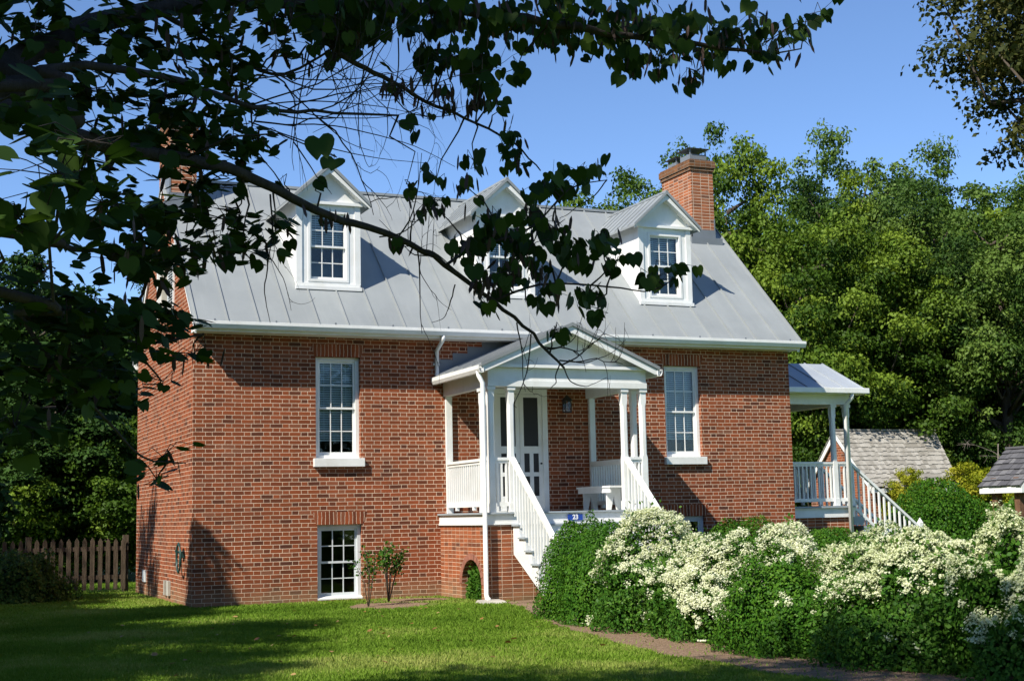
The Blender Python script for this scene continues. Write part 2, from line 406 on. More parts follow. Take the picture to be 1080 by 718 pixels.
# near-black box behind the openings, its colour standing in for unlit rooms
b = MB(); b.box(.3, L - .3, .26, 2.2, 0, 4.85); b.f = [f for q, f in enumerate(b.f) if q != 2]
b.build('dark_room_lining', 'dark', house)

# jack arches (splayed soldier bricks over the openings)
for (x0, x1), z in [(WX[0], WZ[1]), (WX[1], WZ[1]), (BX[0], BZ[1]), (BX[1], BZ[1])]:
    b = MB(); b.prism([(x0 - .02, -.004, z + .004), (x1 + .02, -.004, z + .004), (x1 + .10, -.004, z + .235), (x0 - .10, -.004, z + .235)], (0, .01, 0)); b.build('jack_arch', 'soldier', house)

def sash_window(x0, x1, z0, z1, y, parent, name='window', frame='white', cols=3, blind=None, fw=.075, sill=True, mid=.5, casing_y=None, deep=.10):
    """double hung window; returns its frame, with sash, glass, sill and blind under it"""
    f = MB(); cy = y if casing_y is None else casing_y
    f.box(x0, x0 + fw, cy, y + deep, z0, z1); f.box(x1 - fw, x1, cy, y + deep, z0, z1)
    f.box(x0 + fw, x1 - fw, cy, y + deep, z1 - fw, z1); f.box(x0 + fw, x1 - fw, cy, y + deep, z0, z0 + fw * .9)
    fo = f.build(name, frame, parent, bevel=.004)
    a0, a1, c0, c1 = x0 + fw, x1 - fw, z0 + fw * .9, z1 - fw; cm = c0 + (c1 - c0) * mid
    for (lo, hi, yy) in ((c0, cm + .02, y + .065), (cm - .02, c1, y + .03)):
        s_ = MB(); r = .038; s_.box(a0, a0 + r, yy, yy + .03, lo, hi); s_.box(a1 - r, a1, yy, yy + .03, lo, hi)
        s_.box(a0 + r, a1 - r, yy, yy + .03, hi - r, hi); s_.box(a0 + r, a1 - r, yy, yy + .03, lo, lo + r + (.02 if lo == c0 else 0))
        for q in range(1, cols): xm = a0 + r + (a1 - a0 - 2 * r) * q / cols; s_.box(xm - .009, xm + .009, yy + .003, yy + .027, lo + r, hi - r)
        zm = (lo + hi) / 2; s_.box(a0 + r, a1 - r, yy + .005, yy + .025, zm - .009, zm + .009)
        s_.build('sash', frame, fo)
        g_ = MB(); g_.box(a0 + r * .5, a1 - r * .5, yy + .013, yy + .017, lo + r * .5, hi - r * .5); g_.build('pane', 'glass', fo)
    if blind is not None:
        bl = MB(); zz = c1 - .02
        while zz > blind:
            bl.hexa([(a0 + .02, y + .135, zz - .019), (a1 - .02, y + .135, zz - .019), (a1 - .02, y + .150, zz + .010), (a0 + .02, y + .150, zz + .010),
                     (a0 + .02, y + .135, zz - .016), (a1 - .02, y + .135, zz - .016), (a1 - .02, y + .150, zz + .013), (a0 + .02, y + .150, zz + .013)]); zz -= .044
        for q in (.2, .8): xm = a0 + (a1 - a0) * q; bl.box(xm - .004, xm + .004, y + .130, y + .133, blind, c1)
        bl.box(a0 + .02, a1 - .02, y + .13, y + .16, blind - .03, blind); bl.build('blind', 'blind', fo)
    if sill:
        s_ = MB(); s_.box(x0 - .055, x1 + .055, -.085, y + .05, z0 - .155, z0 + .003); s_.build('sill', 'white', fo, bevel=.006)
    return fo

sash_window(WX[0][0], WX[0][1], WZ[0], WZ[1], .09, house, blind=2.98)
sash_window(WX[1][0], WX[1][1], WZ[0], WZ[1], .09, house, blind=3.02)
for (x0, x1) in BX: sash_window(x0, x1, BZ[0], BZ[1], .09, house, 'basement_window', 'alu', sill=False, fw=.07)
for (x0, x1) in BX:
    s_ = MB(); s_.prism([(x0, .0, BZ[0] + .004), (x0, .09, BZ[0] + .004), (x0, .09, BZ[0] + .06), (x0, .0, BZ[0] + .03)], (x1 - x0, 0, 0)); s_.build('basement_sill', 'white', house)
# things seen on the sill of the right window
for q in ((10.12, 10.24, .30, .36, 2.7, 2.93), (9.86, 9.90, .30, .34, 2.7, 2.9)): b = MB(); b.box(*q); b.build('sill_ornament', 'post', house)

# attic opening in the gable: frame, blind panel, open louvred shutter
f = MB(); y0, y1, z0, z1 = AT
f.box(-.03, .10, y1 - .10, y1, z0, z1); f.box(-.03, .10, y0, y0 + .05, z0, z1); f.box(-.03, .10, y0 + .05, y1 - .10, z1 - .08, z1); f.box(-.05, .10, y0 + .05, y1 - .10, z0, z0 + .07)
fo = f.build('attic_window', 'white', house)
b = MB(); b.box(.05, .07, y0 + .7, y1 - .10, z0 + .07, z1 - .08); b.build('blind', mat_plain('beige_blind', (.27, .25, .205), .8), fo)
b = MB(); zz = z0 + .12
b.box(-.02, .03, y0 + .05, y0 + .10, z0 + .07, z1 - .08); b.box(-.02, .03, y0 + .65, y0 + .70, z0 + .07, z1 - .08)
while zz < z1 - .12: b.hexa([(-.02, y0 + .1, zz), (-.02, y0 + .65, zz), (.03, y0 + .65, zz + .03), (.03, y0 + .1, zz + .03), (-.02, y0 + .1, zz + .01), (-.02, y0 + .65, zz + .01), (.03, y0 + .65, zz + .04), (.03, y0 + .1, zz + .04)]); zz += .055
b.build('shutter', 'alu', fo)

# main roof
XL, XR = -.07, 12.94
b = MB(); t = .06; yr = D / 2; er = ER
for sg in (0, 1):
    Y = (lambda y: y) if sg == 0 else (lambda y: D - y)
    pts = [(Y(er), RZ(er)), (Y(yr), RZ(yr)), (Y(yr), RZ(yr) - t), (Y(er), RZ(er) - t)]
    b.prism([(XL, p, z) for p, z in pts], (XR - XL, 0, 0))
    x = -.01
    while x < XR:
        b.prism([(x - .009, Y(er), RZ(er)), (x - .009, Y(yr), RZ(yr)), (x - .009, Y(yr), RZ(yr) + .046), (x - .009, Y(er), RZ(er) + .046)], (.018, 0, 0)); x += .562
b.box(XL, XR, yr - .06, yr + .06, RZ(yr) - .02, RZ(yr) + .035)
b.build('roof', 'roof', house)
b = MB()   # bargeboards along the rakes
for X, dx in ((-.045, .042), (L + .003, .06)):
    for sg in (0, 1):
        Y = (lambda y: y) if sg == 0 else (lambda y: D - y)
        b = MB(); b.prism([(X, Y(er + .05), RZ(er + .05) - t - .003), (X, Y(yr), RZ(yr) - t - .003), (X, Y(yr), RZ(yr) - t - .14), (X, Y(er + .05), RZ(er + .05) - t - .17)], (dx, 0, 0)); b.build('bargeboard', 'white', house)
for a_, c_ in ((-.37, -.003), (D + .003, D + .30)): b = MB(); b.box(-.04, L + .06, a_, c_, 4.88, 4.96); b.build('eave_soffit', 'white', house)
for yy, sg in ((-.375, -1), (D + .31, 1)):
    b = MB(); prof = [(0, 4.925), (.085, 4.925), (.12, 5.0), (.12, 5.055), (.105, 5.055), (.105, 5.005), (.08, 4.937), (.012, 4.937), (.012, 5.02), (0, 5.02)]
    b.prism([(XL + .02, yy + sg * p, z) for p, z in prof], (XR - XL, 0, 0)); b.build('gutter', 'white', house, bevel=.004)
b = MB(); b.box(XL, XR, ER - .012, ER + .012, 4.965, 5.0); b.build('eave_shade_strip', 'black', house)  # black strip painted in for the shadowed gap under the roof edge
x = .3
while x < L: b = MB(); b.box(x, x + .03, -.37, -.35, 5.05, 5.11); b.build('snow_guard', 'flash', house); x += 1.12

# dormers
def dormer(xc):
    e = empty('dormer', parent=house); yf = .5; hw = .625; ze, za, ov = 7.55, 8.30, .20; sl_ = (za - ze) / .82
    yback = lambda z: (z - 5.11) / SLOPE - .31
    w0, w1, v0, v1 = xc - .41, xc + .41, 6.02, 7.42
    b = MB(); wall_cells(b, 'y', yf, xc - hw, xc + hw, 5.86, ze, [(w0, w1, v0, v1)], .12, 1)
    b.poly([(xc - hw, yf, ze), (xc + hw, yf, ze), (xc + hw, yf, ze + .12), (xc, yf, za - .1), (xc - hw, yf, ze + .12)])
    for s in (-1, 1):
        b.poly([(xc + s * hw, yf, 5.86), (xc + s * hw, yf, ze + .12), (xc + s * hw, yback(ze + .12), ze + .12)])
    b.build('dormer_wall', 'white', e)
    b = MB(); b.box(xc - hw - .015, xc - hw + .10, yf - .022, yf - .002, 5.88, ze - .02); b.box(xc + hw - .10, xc + hw + .015, yf - .022, yf - .002, 5.88, ze - .02)
    b.box(xc - hw - .06, xc + hw + .06, yf - .07, yf - .002, ze - .02, ze + .035); b.box(xc - hw - .03, xc + hw + .03, yf - .06, yf - .002, 5.86, 5.93)
    b.box(xc - hw, xc + hw, yf - .03, yf - .002, 5.93, 5.985)
    for s in (-1, 1):
        P0 = (xc + s * .80, ze - .02); P1 = (xc, za - .055)
        b.prism([(P0[0], yf - ov + .04, P0[1]), (P1[0], yf - ov + .04, P1[1]), (P1[0], yf - ov + .04, P1[1] - .11), (P0[0], yf - ov + .04, P0[1] - .055)], (0, .03, 0))
        b.prism([(P0[0] - s * .05, yf - ov + .06, P0[1] + .02), (P1[0], yf - ov + .06, P1[1] - .06), (P1[0], yf - ov + .06, P1[1] - .09), (P0[0] - s * .05, yf - ov + .06, P0[1] - .01)], (0, ov - .062, 0))
        b.bar((xc + s * (hw - .03), yf - .018, ze + .13), (xc + s * .02, yf - .018, za - .16), .03, .09, (0, 1, 0))
    b.build('dormer_trim', 'white', e)
    b = MB()
    for s in (-1, 1):
        ex = xc + s * .82; tt = .045; yb_e, yb_r = yback(ze) + .05, yback(za) + .05
        b.hexa([(ex, yf - ov, ze - tt), (xc, yf - ov, za - tt), (xc, yb_r, za - tt), (ex, yb_e, ze - tt), (ex, yf - ov, ze), (xc, yf - ov, za), (xc, yb_r, za), (ex, yb_e, ze)])
        q = yf - ov + .01
        while q < yb_r:
            z_in = 5.11 + (q + .31) * SLOPE; k_ = 0 if z_in < ze else min(1, (z_in - ze) / (za - ze))
            xa, zA = ex + (xc - ex) * k_, ze + (za - ze) * k_
            if k_ < .95: b.prism([(xa, q - .007, zA), (xc, q - .007, za), (xc, q - .007, za + .026), (xa, q - .007, zA + .026)], (0, .014, 0))
            q += .30
    b.box(xc - .03, xc + .03, yf - ov, yback(za) + .05, za - .012, za + .03)
    b.build('dormer_roof', 'roof', e)
    sash_window(w0, w1, v0, v1, yf + .012, e, 'dormer_window', sill=False, blind=6.72, fw=.055, casing_y=yf - .012)
    b = MB(); b.box(w0, w1, yf + .14, yf + .7, v0, v1); b.f = [f for q, f in enumerate(b.f) if q != 2]; b.build('dark_dormer_lining', 'dark', e)  # near-black box, darkness of the dormer interior put into its colour
    return e
for xc in (2.67, 6.39, 10.12): dormer(xc)

# chimneys
def chimney(x0, x1, y0, y1, z0, zt, caps):
    e = empty('chimney', parent=house); b = MB(); b.box(x0, x1, y0, y1, z0, zt - .26)
    b.build('stack', 'chimney_brick', e); b = MB()
    b.box(x0 - .03, x1 + .03, y0 - .03, y1 + .03, zt - .26, zt - .185); b.box(x0 - .055, x1 + .055, y0 - .055, y1 + .055, zt - .185, zt - .035); b.box(x0 - .03, x1 + .03, y0 - .03, y1 + .03, zt - .035, zt)
    b.build('corbel_cap', 'cap_brick', e)
    b = MB(); zf = RZ(y0) + .24
    b.box(x0 - .012, x1 + .012, y0 - .012, y0 + .05, RZ(y0) - .1, zf)
    for s, X in ((-1, x0), (1, x1)):
        b.prism([(X + s * .012, y0 - .008, RZ(y0) - .1), (X + s * .012, y0 - .008, zf + .28), (X + s * .012, (y0 + y1) / 2, RZ(3.2) + .2), (X + s * .012, (y0 + y1) / 2, RZ(3.2) - .1)], (-s * .03, 0, 0))
    b.box(x0 - .12, x1 + .12, y0 - .14, y0 + .02, RZ(y0) - .16, RZ(y0) + .03)
    b.build('flashing', 'flash', e)
    for (cx, cy, h, r) in caps:
        b = MB(); b.box(cx - r * .75, cx + r * .75, cy - r * .75, cy + r * .75, zt, zt + h * .55)
        for sx in (-1, 1):
            for sy in (-1, 1): b.box(cx + sx * r * .7 - .012, cx + sx * r * .7 + .012, cy + sy * r * .7 - .012, cy + sy * r * .7 + .012, zt + h * .55, zt + h)
        i = b.pts([(cx - r, cy - r, zt + h), (cx + r, cy - r, zt + h), (cx + r, cy + r, zt + h), (cx - r, cy + r, zt + h), (cx, cy, zt + h + .07)])
        b.f += [[i, i + 3, i + 2, i + 1], [i, i + 1, i + 4], [i + 1, i + 2, i + 4], [i + 2, i + 3, i + 4], [i + 3, i, i + 4]]
        b.build('flue_cap', 'flash', e)
chimney(12.06, 12.66, 2.5, 3.85, 7.2, 9.72, [(12.36, 2.85, .30, .30), (12.36, 3.5, .24, .27)])
chimney(-.012, .52, 2.5, 3.75, 7.2, 9.6, [(.25, 3.1, .28, .26)])

# downspout on the house wall
b = MB(); b.tube([(4.66, -.42, 4.93), (4.66, -.42, 4.86), (4.66, -.07, 4.68), (4.66, -.06, 4.12), (4.66, -.10, 4.05)], .042, 8); b.build('downspout', 'white', house, True)
b = MB(); b.box(4.60, 4.72, -.04, -.003, 4.40, 4.44); b.build('downspout_strap', 'white', house)
# small fittings on the left gable wall
b = MB(); b.box(-.03, -.002, 5.0, 5.35, .28, .52); b.build('wall_vent', 'alu', house)
for a_, c_ in ((2.1, 2.32), (2.5, 2.62)): b = MB(); b.box(-.05, -.002, a_, c_, .12, .40); b.build('meter_box', 'stone', house)

# front door: casing, two screened leaves
x0, x1, z0, z1 = DOOR
f = MB(); f.box(x0, x0 + .11, -.03, .15, z0, z1); f.box(x1 - .11, x1, -.03, .15, z0, z1); f.box(x0 + .11, x1 - .11, -.03, .15, z1 - .10, z1); f.box(x0 + .11, x1 - .11, -.03, .15, z0, z0 + .03)
door = f.build('door_frame', 'white', house)
xm = (x0 + x1) / 2
for a, c in ((x0 + .11, xm - .003), (xm + .003, x1 - .11)):
    wv = c - a; st = .085; s_ = MB(); y0_, y1_ = .0, .035; zb, zt = z0 + .035, z1 - .105
    s_.box(a, a + st, y0_, y1_, zb, zt); s_.box(c - st, c, y0_, y1_, zb, zt)
    rails = [(zb, zb + .28), (2.25, 2.33), (2.70, 2.84), (zt - .06, zt)]
    for r0, r1 in rails: s_.box(a + st, c - st, y0_, y1_, r0, r1)
    s_.box((a + c) / 2 - .04, (a + c) / 2 + .04, y0_, y1_, zb + .28, 2.25); s_.box((a + c) / 2 - .04, (a + c) / 2 + .04, y0_, y1_, 2.33, 2.70)
    leaf = s_.build('screen_door', 'white', house)
    s_ = MB(); s_.box(a + .02, c - .02, .016, .020, zb + .05, zt - .02); s_.build('screen', 'screen', leaf)
    s_ = MB(); s_.tube([(c - .04, -.03, 2.5), (c - .04, .0, 2.5)], .018, 8); s_.build('handle', 'black', leaf)
# wall lantern
b = MB(); b.box(7.36, 7.42, -.03, -.003, 3.62, 3.80); b.bar((7.39, -.02, 3.76), (7.39, -.13, 3.82), .02, .02); b.box(7.32, 7.46, -.20, -.06, 3.50, 3.52)
for sx in (7.32, 7.448):
    for sy in (-.2, -.072): b.box(sx, sx + .012, sy, sy + .012, 3.52, 3.74)
i = b.pts([(7.30, -.22, 3.74), (7.48, -.22, 3.74), (7.48, -.04, 3.74), (7.30, -.04, 3.74), (7.39, -.13, 3.86)]); b.f += [[i, i + 3, i + 2, i + 1], [i, i + 1, i + 4], [i + 1, i + 2, i + 4], [i + 2, i + 3, i + 4], [i + 3, i, i + 4]]
lan = b.build('wall_lantern', 'black', house)
b = MB(); b.box(7.335, 7.445, -.185, -.075, 3.521, 3.739); b.build('lantern_glass', 'glass', lan)

# ------------------------------------------------------------------ porches (parts of the house)
def post(b, x, y, z0, z1, w=.115):
    h = w / 2; b.box(x - h - .012, x + h + .012, y - h - .012, y + h + .012, z0, z0 + .16); b.box(x - h, x + h, y - h, y + h, z0 + .16, z0 + .95)
    k = h * .78   # chamfered shaft: an octagonal middle between square ends
    def ring(r, c, z): return [(x + a, y + d, z) for a, d in ((-c, -r), (c, -r), (r, -c), (r, c), (c, r), (-c, r), (-r, c), (-r, -c))]
    rs = [ring(h, h * .98, z0 + .95), ring(h, h * .55, z0 + 1.02), ring(h, h * .55, z1 - .32), ring(h, h * .98, z1 - .25)]
    i = b.pts(sum(rs, []))
    for j in range(3):
        for q in range(8): b.f.append([i + j * 8 + q, i + j * 8 + (q + 1) % 8, i + (j + 1) * 8 + (q + 1) % 8, i + (j + 1) * 8 + q])
    b.box(x - h, x + h, y - h, y + h, z1 - .25, z1 - .06); b.box(x - h - .02, x + h + .02, y - h - .02, y + h + .02, z1 - .06, z1)

def railing(p0, p1, zt, zb, parent, gap=.105, name='railing'):
    b = MB(); p0 = np.array(p0, float); p1 = np.array(p1, float)
    Ln = np.linalg.norm(p1[:2] - p0[:2]); dz = p1[2] - p0[2] if len(p0) > 2 else 0
    A = lambda t_, z: (p0[0] + (p1[0] - p0[0]) * t_, p0[1] + (p1[1] - p0[1]) * t_, z + dz * t_)
    b.bar(A(0, zt), A(1, zt), .085, .05); b.bar(A(0, zt - .05), A(1, zt - .05), .045, .05); b.bar(A(0, zb), A(1, zb), .05, .075)
    m = max(2, int(round(Ln / gap)))
    for q in range(m):
        t_ = (q + .5) / m; x, y, z = A(t_, 0); b.box(x - .017, x + .017, y - .017, y + .017, z + zb + .03, z + zt - .07)
    m = max(1, int(Ln / .6))
    if dz == 0:
        for q in range(m): t_ = (q + .5) / m; x, y, z = A(t_, 0); b.box(x - .03, x + .03, y - .03, y + .03, zb - .10, zb - .037)
    return b.build(name, 'white', parent)

def newel(parent, x, y, zt, z0=0):
    b = MB(); b.box(x - .05, x + .05, y - .05, y + .05, z0, zt - .16); i = b.pts([(x - .05, y - .05, zt - .16), (x + .05, y - .05, zt - .16), (x + .05, y + .05, zt - .16), (x - .05, y + .05, zt - .16), (x - .05, y - .05, zt - .12), (x + .05, y - .05, zt - .12), (x + .05, y + .05, zt - .12), (x - .05, y + .05, zt - .12), (x, y, zt)])
    for q in range(4): r = (q + 1) % 4; b.f += [[i + q, i + r, i + 4 + r, i + 4 + q], [i + 4 + q, i + 4 + r, i + 8]]
    b.build('newel_post', 'white', parent)

fp = empty('front_porch', parent=house)
PX0, PX1, PYF, FZ = 4.70, 8.10, -2.25, 1.555
# brick base with an arched opening in its left side
b = MB(); ay0, ay1, spring, top = -2.02, -1.08, .28, .72
N_ = 12; arc = [((ay0 + ay1) / 2 - math.cos(math.pi * q / N_) * (ay1 - ay0) / 2, spring + math.sin(math.pi * q / N_) * (top - spring)) for q in range(N_ + 1)]
X = PX0
b.poly([(X, PYF, -.2), (X, PYF, 1.33), (X, ay0, 1.33), (X, ay0, -.2)]); b.poly([(X, ay1, -.2), (X, ay1, 1.33), (X, -.003, 1.33), (X, -.003, -.2)])
for (a, c), (a2, c2) in zip(arc, arc[1:]):
    b.poly([(X, a, c), (X, a, 1.33), (X, a2, 1.33), (X, a2, c2)]); b.poly([(X, a, c), (X, a2, c2), (X + .22, a2, c2), (X + .22, a, c)])
for yy in (ay0, ay1): b.poly([(X, yy, -.2), (X, yy, spring), (X + .22, yy, spring), (X + .22, yy, -.2)])
b.poly([(X, PYF, -.2), (PX1, PYF, -.2), (PX1, PYF, 1.33), (X, PYF, 1.33)]); b.poly([(PX1, PYF, -.2), (PX1, -.003, -.2), (PX1, -.003, 1.33), (PX1, PYF, 1.33)])
b.build('porch_base', 'porch_brick', fp)
b = MB()      # raised arch ring of brick on edge
for q in range(N_):
    a = math.pi * (q + .06) / N_; a2 = math.pi * (q + .94) / N_; cy = (ay0 + ay1) / 2; ry = (ay1 - ay0) / 2; rz = top - spring
    P_ = lambda t_, k_: (X - .006, cy - math.cos(t_) * (ry + k_), spring + math.sin(t_) * (rz + k_)); b.prism([P_(a, .004), P_(a, .115), P_(a2, .115), P_(a2, .004)], (.012, 0, 0))
b.build('arch_ring', mat_plain('arch_brick', (.27, .11, .075), .9, .3, 9), fp)
b = MB(); b.box(X + .3, X + .34, -2.2, -.9, 0, 1.3); b.build('crawl_space_dark_sheet', 'dark', fp)  # near-black sheet painting in the darkness behind the arch
b = MB(); b.box(PX0 - .02, PX1 + .02, PYF - .03, -.004, 1.335, 1.52); b.box(PX0 - .035, PX1 + .035, PYF - .045, -.004, 1.335, 1.365); b.build('skirt_board', 'white', fp)
b = MB()
y = PYF - .08
while y < -.02: b.box(PX0 - .06, PX1 + .06, y, min(y + .098, -.006), 1.523, FZ); y += .102
b.build('porch_floor', 'deck', fp)
YP = -2.19
for (px, py) in [(4.86, YP), (5.25, YP), (7.555, YP), (7.95, YP), (4.86, -1.84), (7.95, -1.84)]:
    b = MB(); post(b, px, py, FZ + .002, 3.79); b.build('porch_post', 'white', fp)
for px in (4.89, 7.98): b = MB(); b.box(px - .06, px + .06, -.075, -.004, FZ + .002, 3.79); b.build('wall_pilaster', 'white', fp)
b = MB(); b.box(4.80, 8.01, YP - .075, YP + .075, 3.795, 4.13); b.box(4.80, 4.94, YP + .075, -.005, 3.795, 4.13); b.box(7.87, 8.01, YP + .075, -.005, 3.795, 4.13)
b.box(4.79, 8.02, YP - .092, YP - .076, 3.795, 3.90); b.box(4.72, 8.09, YP - .16, YP - .076, 4.135, 4.19); b.box(4.94, 7.87, YP + .076, -.006, 3.98, 4.0)
b.build('porch_beam', 'white', fp)
apx, apz, ex0, ex1, ez = 6.42, 4.95, 4.60, 8.22, 4.17
b = MB(); b.prism([(4.80, YP + .0, 4.19), (8.06, YP + .0, 4.19), (apx, YP, apz - .08)], (0, .05, 0)); b.build('pediment', 'white', fp)
b = MB(); sl2 = (apz - ez) / (apx - ex0)
for s, ex in ((-1, ex0), (1, ex1)):
    b.prism([(ex, YP - .24, ez - .045), (apx, YP - .24, apz - .045), (apx, YP - .24, apz - .17), (ex - s * .1, YP - .24, ez - .12), (ex, YP - .24, ez - .12)], (0, .03, 0))
    b.prism([(ex, YP - .21, ez - .05), (apx, YP - .21, apz - .05), (apx, YP - .21, apz - .065), (ex, YP - .21, ez - .065)], (0, 2.15, 0))
    b.bar((ex - s * .42, YP - .028, ez + .13), (apx - s * -.02, YP - .028, apz - .15), .05, .06, (0, 1, 0))
b.build('rake_board', 'white', fp)
b = MB()
for ex in (ex0, ex1):
    b.hexa([(ex, YP - .27, ez - .04), (apx, YP - .27, apz - .04), (apx, -.006, apz - .04), (ex, -.006, ez - .04), (ex, YP - .27, ez), (apx, YP - .27, apz), (apx, -.006, apz), (ex, -.006, ez)])
    q = YP - .26
    while q < -.05: b.prism([(ex, q - .007, ez), (apx, q - .007, apz), (apx, q - .007, apz + .026), (ex, q - .007, ez + .026)], (0, .014, 0)); q += .45
b.build('porch_roof', 'porch_roof', fp)
for s, ex in ((-1, ex0), (1, ex1)):
    b = MB(); prof = [(0, -.13), (.075, -.13), (.105, -.07), (.105, 0), (.09, 0), (.09, -.065), (.07, -.115), (.012, -.115), (.012, 0), (0, 0)]
    b.prism([(ex - s * .05 + s * p, YP - .255, ez - .02 + z) for p, z in prof], (0, 2.42, 0)); b.build('porch_gutter', 'white', fp)
for s in (-1, 1):       # stepped flashing where the porch roof meets the wall
    b = MB()
    for q in range(5):
        xa = apx + s * (1.72 - q * .31); xb = apx + s * (1.72 - (q + 1) * .31); zl = ez - .03 + (1.87 - abs(xa - apx)) * sl2; zh = ez + (1.87 - abs(xb - apx)) * sl2 + .15
        zh = min(zh, 4.88)
        if zh > zl + .02: b.box(min(xa, xb) + .001, max(xa, xb) - .001, -.005, -.0025, zl, zh)
    b.build('step_flashing', 'flash', fp)
b = MB(); b.tube([(4.60, -2.30, 4.06), (4.60, -2.31, 3.98), (4.66, -2.34, 3.84), (4.66, -2.34, .14), (4.64, -2.42, .07), (4.62, -2.55, .05)], .046, 8); b.build('porch_downspout', 'white', fp, True)
railing((4.86, -.08, 0), (4.86, -1.78, 0), 2.50, 1.70, fp); railing((4.92, YP, 0), (5.19, YP, 0), 2.50, 1.70, fp, .085)
railing((7.95, -.08, 0), (7.95, -1.78, 0), 2.50, 1.70, fp); railing((7.61, YP, 0), (7.89, YP, 0), 2.50, 1.70, fp, .085)
railing((4.86, -1.90, 0), (4.86, YP + .06, 0), 2.50, 1.70, fp, .09); railing((7.95, -1.90, 0), (7.95, YP + .06, 0), 2.50, 1.70, fp, .09)
# stairs
RISE, RUN, SX0, SX1 = FZ / 7, .262, 5.22, 7.58
for sx in (SX0, SX1 - .045):
    b = MB(); prof = [(PYF - .03, FZ - RISE - .03)]
    y = PYF - .03; z = FZ - RISE - .03
    for q in range(6): prof += [(y - RUN, z), (y - RUN, z - RISE)] if q < 5 else [(y - RUN, z), (y - RUN, 0.0)]; y -= RUN; z -= RISE
    prof += [(y + .12, 0.0), (PYF - .03, FZ - RISE - .52)]
    b.prism([(sx, p, z) for p, z in prof], (.045, 0, 0)); b.build('stringer', 'white', fp)
for q in range(6):
    b = MB(); z = FZ - RISE * (q + 1); y = PYF - .03 - RUN * q
    b.box(SX0 - .035, SX1 + .035, y - RUN - .03, y - .004, z - .028, z); b.build('stair_tread', 'deck', fp)
    b = MB(); b.box(SX0 + .048, SX1 - .048, y - RUN + .0, y - RUN + .02, z - RISE + .002, z - .03); b.build('stair_riser', 'white', fp)
for sx in (5.25, 7.555):
    m = RISE / RUN; Lr = 1.72; b = MB()
    A = lambda t_, z: (sx, YP - .06 - Lr * t_, z - m * Lr * t_)
    b.bar(A(0, 2.50), A(1, 2.50), .09, .055); b.bar(A(0, 2.45), A(1, 2.45), .045, .05)
    for q in range(14): t_ = (q + .6) / 14.4; x, yy, z = A(t_, 0); b.box(sx - .017, sx + .017, yy - .017, yy + .017, z + 1.555 - .02 + (0 if q else .0), z + 2.44)
    b.build('stair_rail', 'white', fp); newel(fp, sx, YP - .06 - Lr - .06, 2.50 - m * Lr + .16)

# the side porch on the right gable end
sp = empty('side_porch', parent=house)
QX1, QY0, QY1 = 14.85, .62, 3.1
b = MB(); b.box(L + .003, QX1 - .05, QY0 + .05, QY1 - .05, -.2, 1.29); b.build('porch_base', 'porch_brick', sp)
b = MB(); b.box(L + .003, QX1, QY0, QY1, 1.293, 1.50); b.box(L + .003, QX1 + .02, QY0 - .02, QY1 + .02, 1.47, 1.50); b.build('skirt_board', 'white', sp)
b = MB(); b.box(L + .003, QX1 + .05, QY0 - .06, QY1 + .06, 1.503, 1.545); b.build('porch_floor', 'deck', sp)
for (px, py) in [(14.40, QY0 + .07), (14.78, QY0 + .07), (14.78, QY1 - .07), (13.75, QY1 - .07), (L + .07, QY1 - .07)]:
    b = MB(); post(b, px, py, 1.547, 3.80); b.build('porch_post', 'white', sp)
b = MB(); b.box(L + .003, QX1, QY0, QY0 + .14, 3.803, 4.06); b.box(L + .003, QX1, QY1 - .14, QY1, 3.803, 4.06); b.box(QX1 - .14, QX1, QY0 + .14, QY1 - .14, 3.803, 4.06)
b.box(L + .003, QX1 - .14, QY0 + .14, QY1 - .14, 3.95, 3.97); b.build('porch_beam', 'white', sp)
yr2, zr2, ze2, ox = 1.86, 4.86, 4.13, 15.12
b = MB()
for s, ye in ((-1, .34), (1, 3.38)):
    b.hexa([(L + .004, ye, ze2 - .04), (ox, ye, ze2 - .04), (ox, yr2, zr2 - .04), (L + .004, yr2, zr2 - .04), (L + .004, ye, ze2), (ox, ye, ze2), (ox, yr2, zr2), (L + .004, yr2, zr2)])
    xx = L + .25
    while xx < ox: b.prism([(xx, ye, ze2), (xx, yr2, zr2), (xx, yr2, zr2 + .025), (xx, ye, ze2 + .025)], (.014, 0, 0)); xx += .5
b.build('porch_roof', 'side_roof', sp)
b = MB(); b.prism([(QX1 - .02, QY0, 4.062), (QX1 - .02, QY1, 4.062), (QX1 - .02, yr2, zr2 - .1)], (-.04, 0, 0)); b.box(L + .004, ox, .345, QY0, 4.02, 4.085); b.build('pediment', 'white', sp)
b = MB(); b.box(L + .004, ox + .02, .25, .34, 4.03, 4.15); b.build('porch_gutter', 'white', sp, bevel=.01)
b = MB(); b.tube([(14.70, .32, 4.04), (14.70, .33, 3.94), (14.66, .52, 3.78), (14.66, .53, .1)], .05, 8); b.build('porch_downspout', 'white', sp, True)
railing((L + .03, QY0 + .07, 0), (14.34, QY0 + .07, 0), 2.50, 1.68, sp); railing((14.46, QY0 + .07, 0), (14.72, QY0 + .07, 0), 2.50, 1.68, sp)
railing((L + .03, QY1 - .07, 0), (14.72, QY1 - .07, 0), 2.50, 1.68, sp); railing((14.78, QY1 - .13, 0), (14.78, 2.0, 0), 2.50, 1.68, sp)
for yy in (QY0 + .12, 1.95):
    b = MB(); m = .80; Lr = 1.85; A = lambda t_, z: (14.85 + Lr * t_, yy, z - m * Lr * t_)
    b.bar(A(0, 2.50), A(1, 2.50), .09, .055)
    for q in range(13): t_ = (q + .6) / 13.4; x, y_, z = A(t_, 0); b.box(x - .019, x + .019, y_ - .019, y_ + .019, z + 1.50, z + 2.48)
    b.bar(A(0, 1.56), A(1, 1.56), .05, .06); b.build('stair_rail', 'white', sp); newel(sp, 14.85 + Lr + .05, yy, 2.5 - m * Lr + .22)
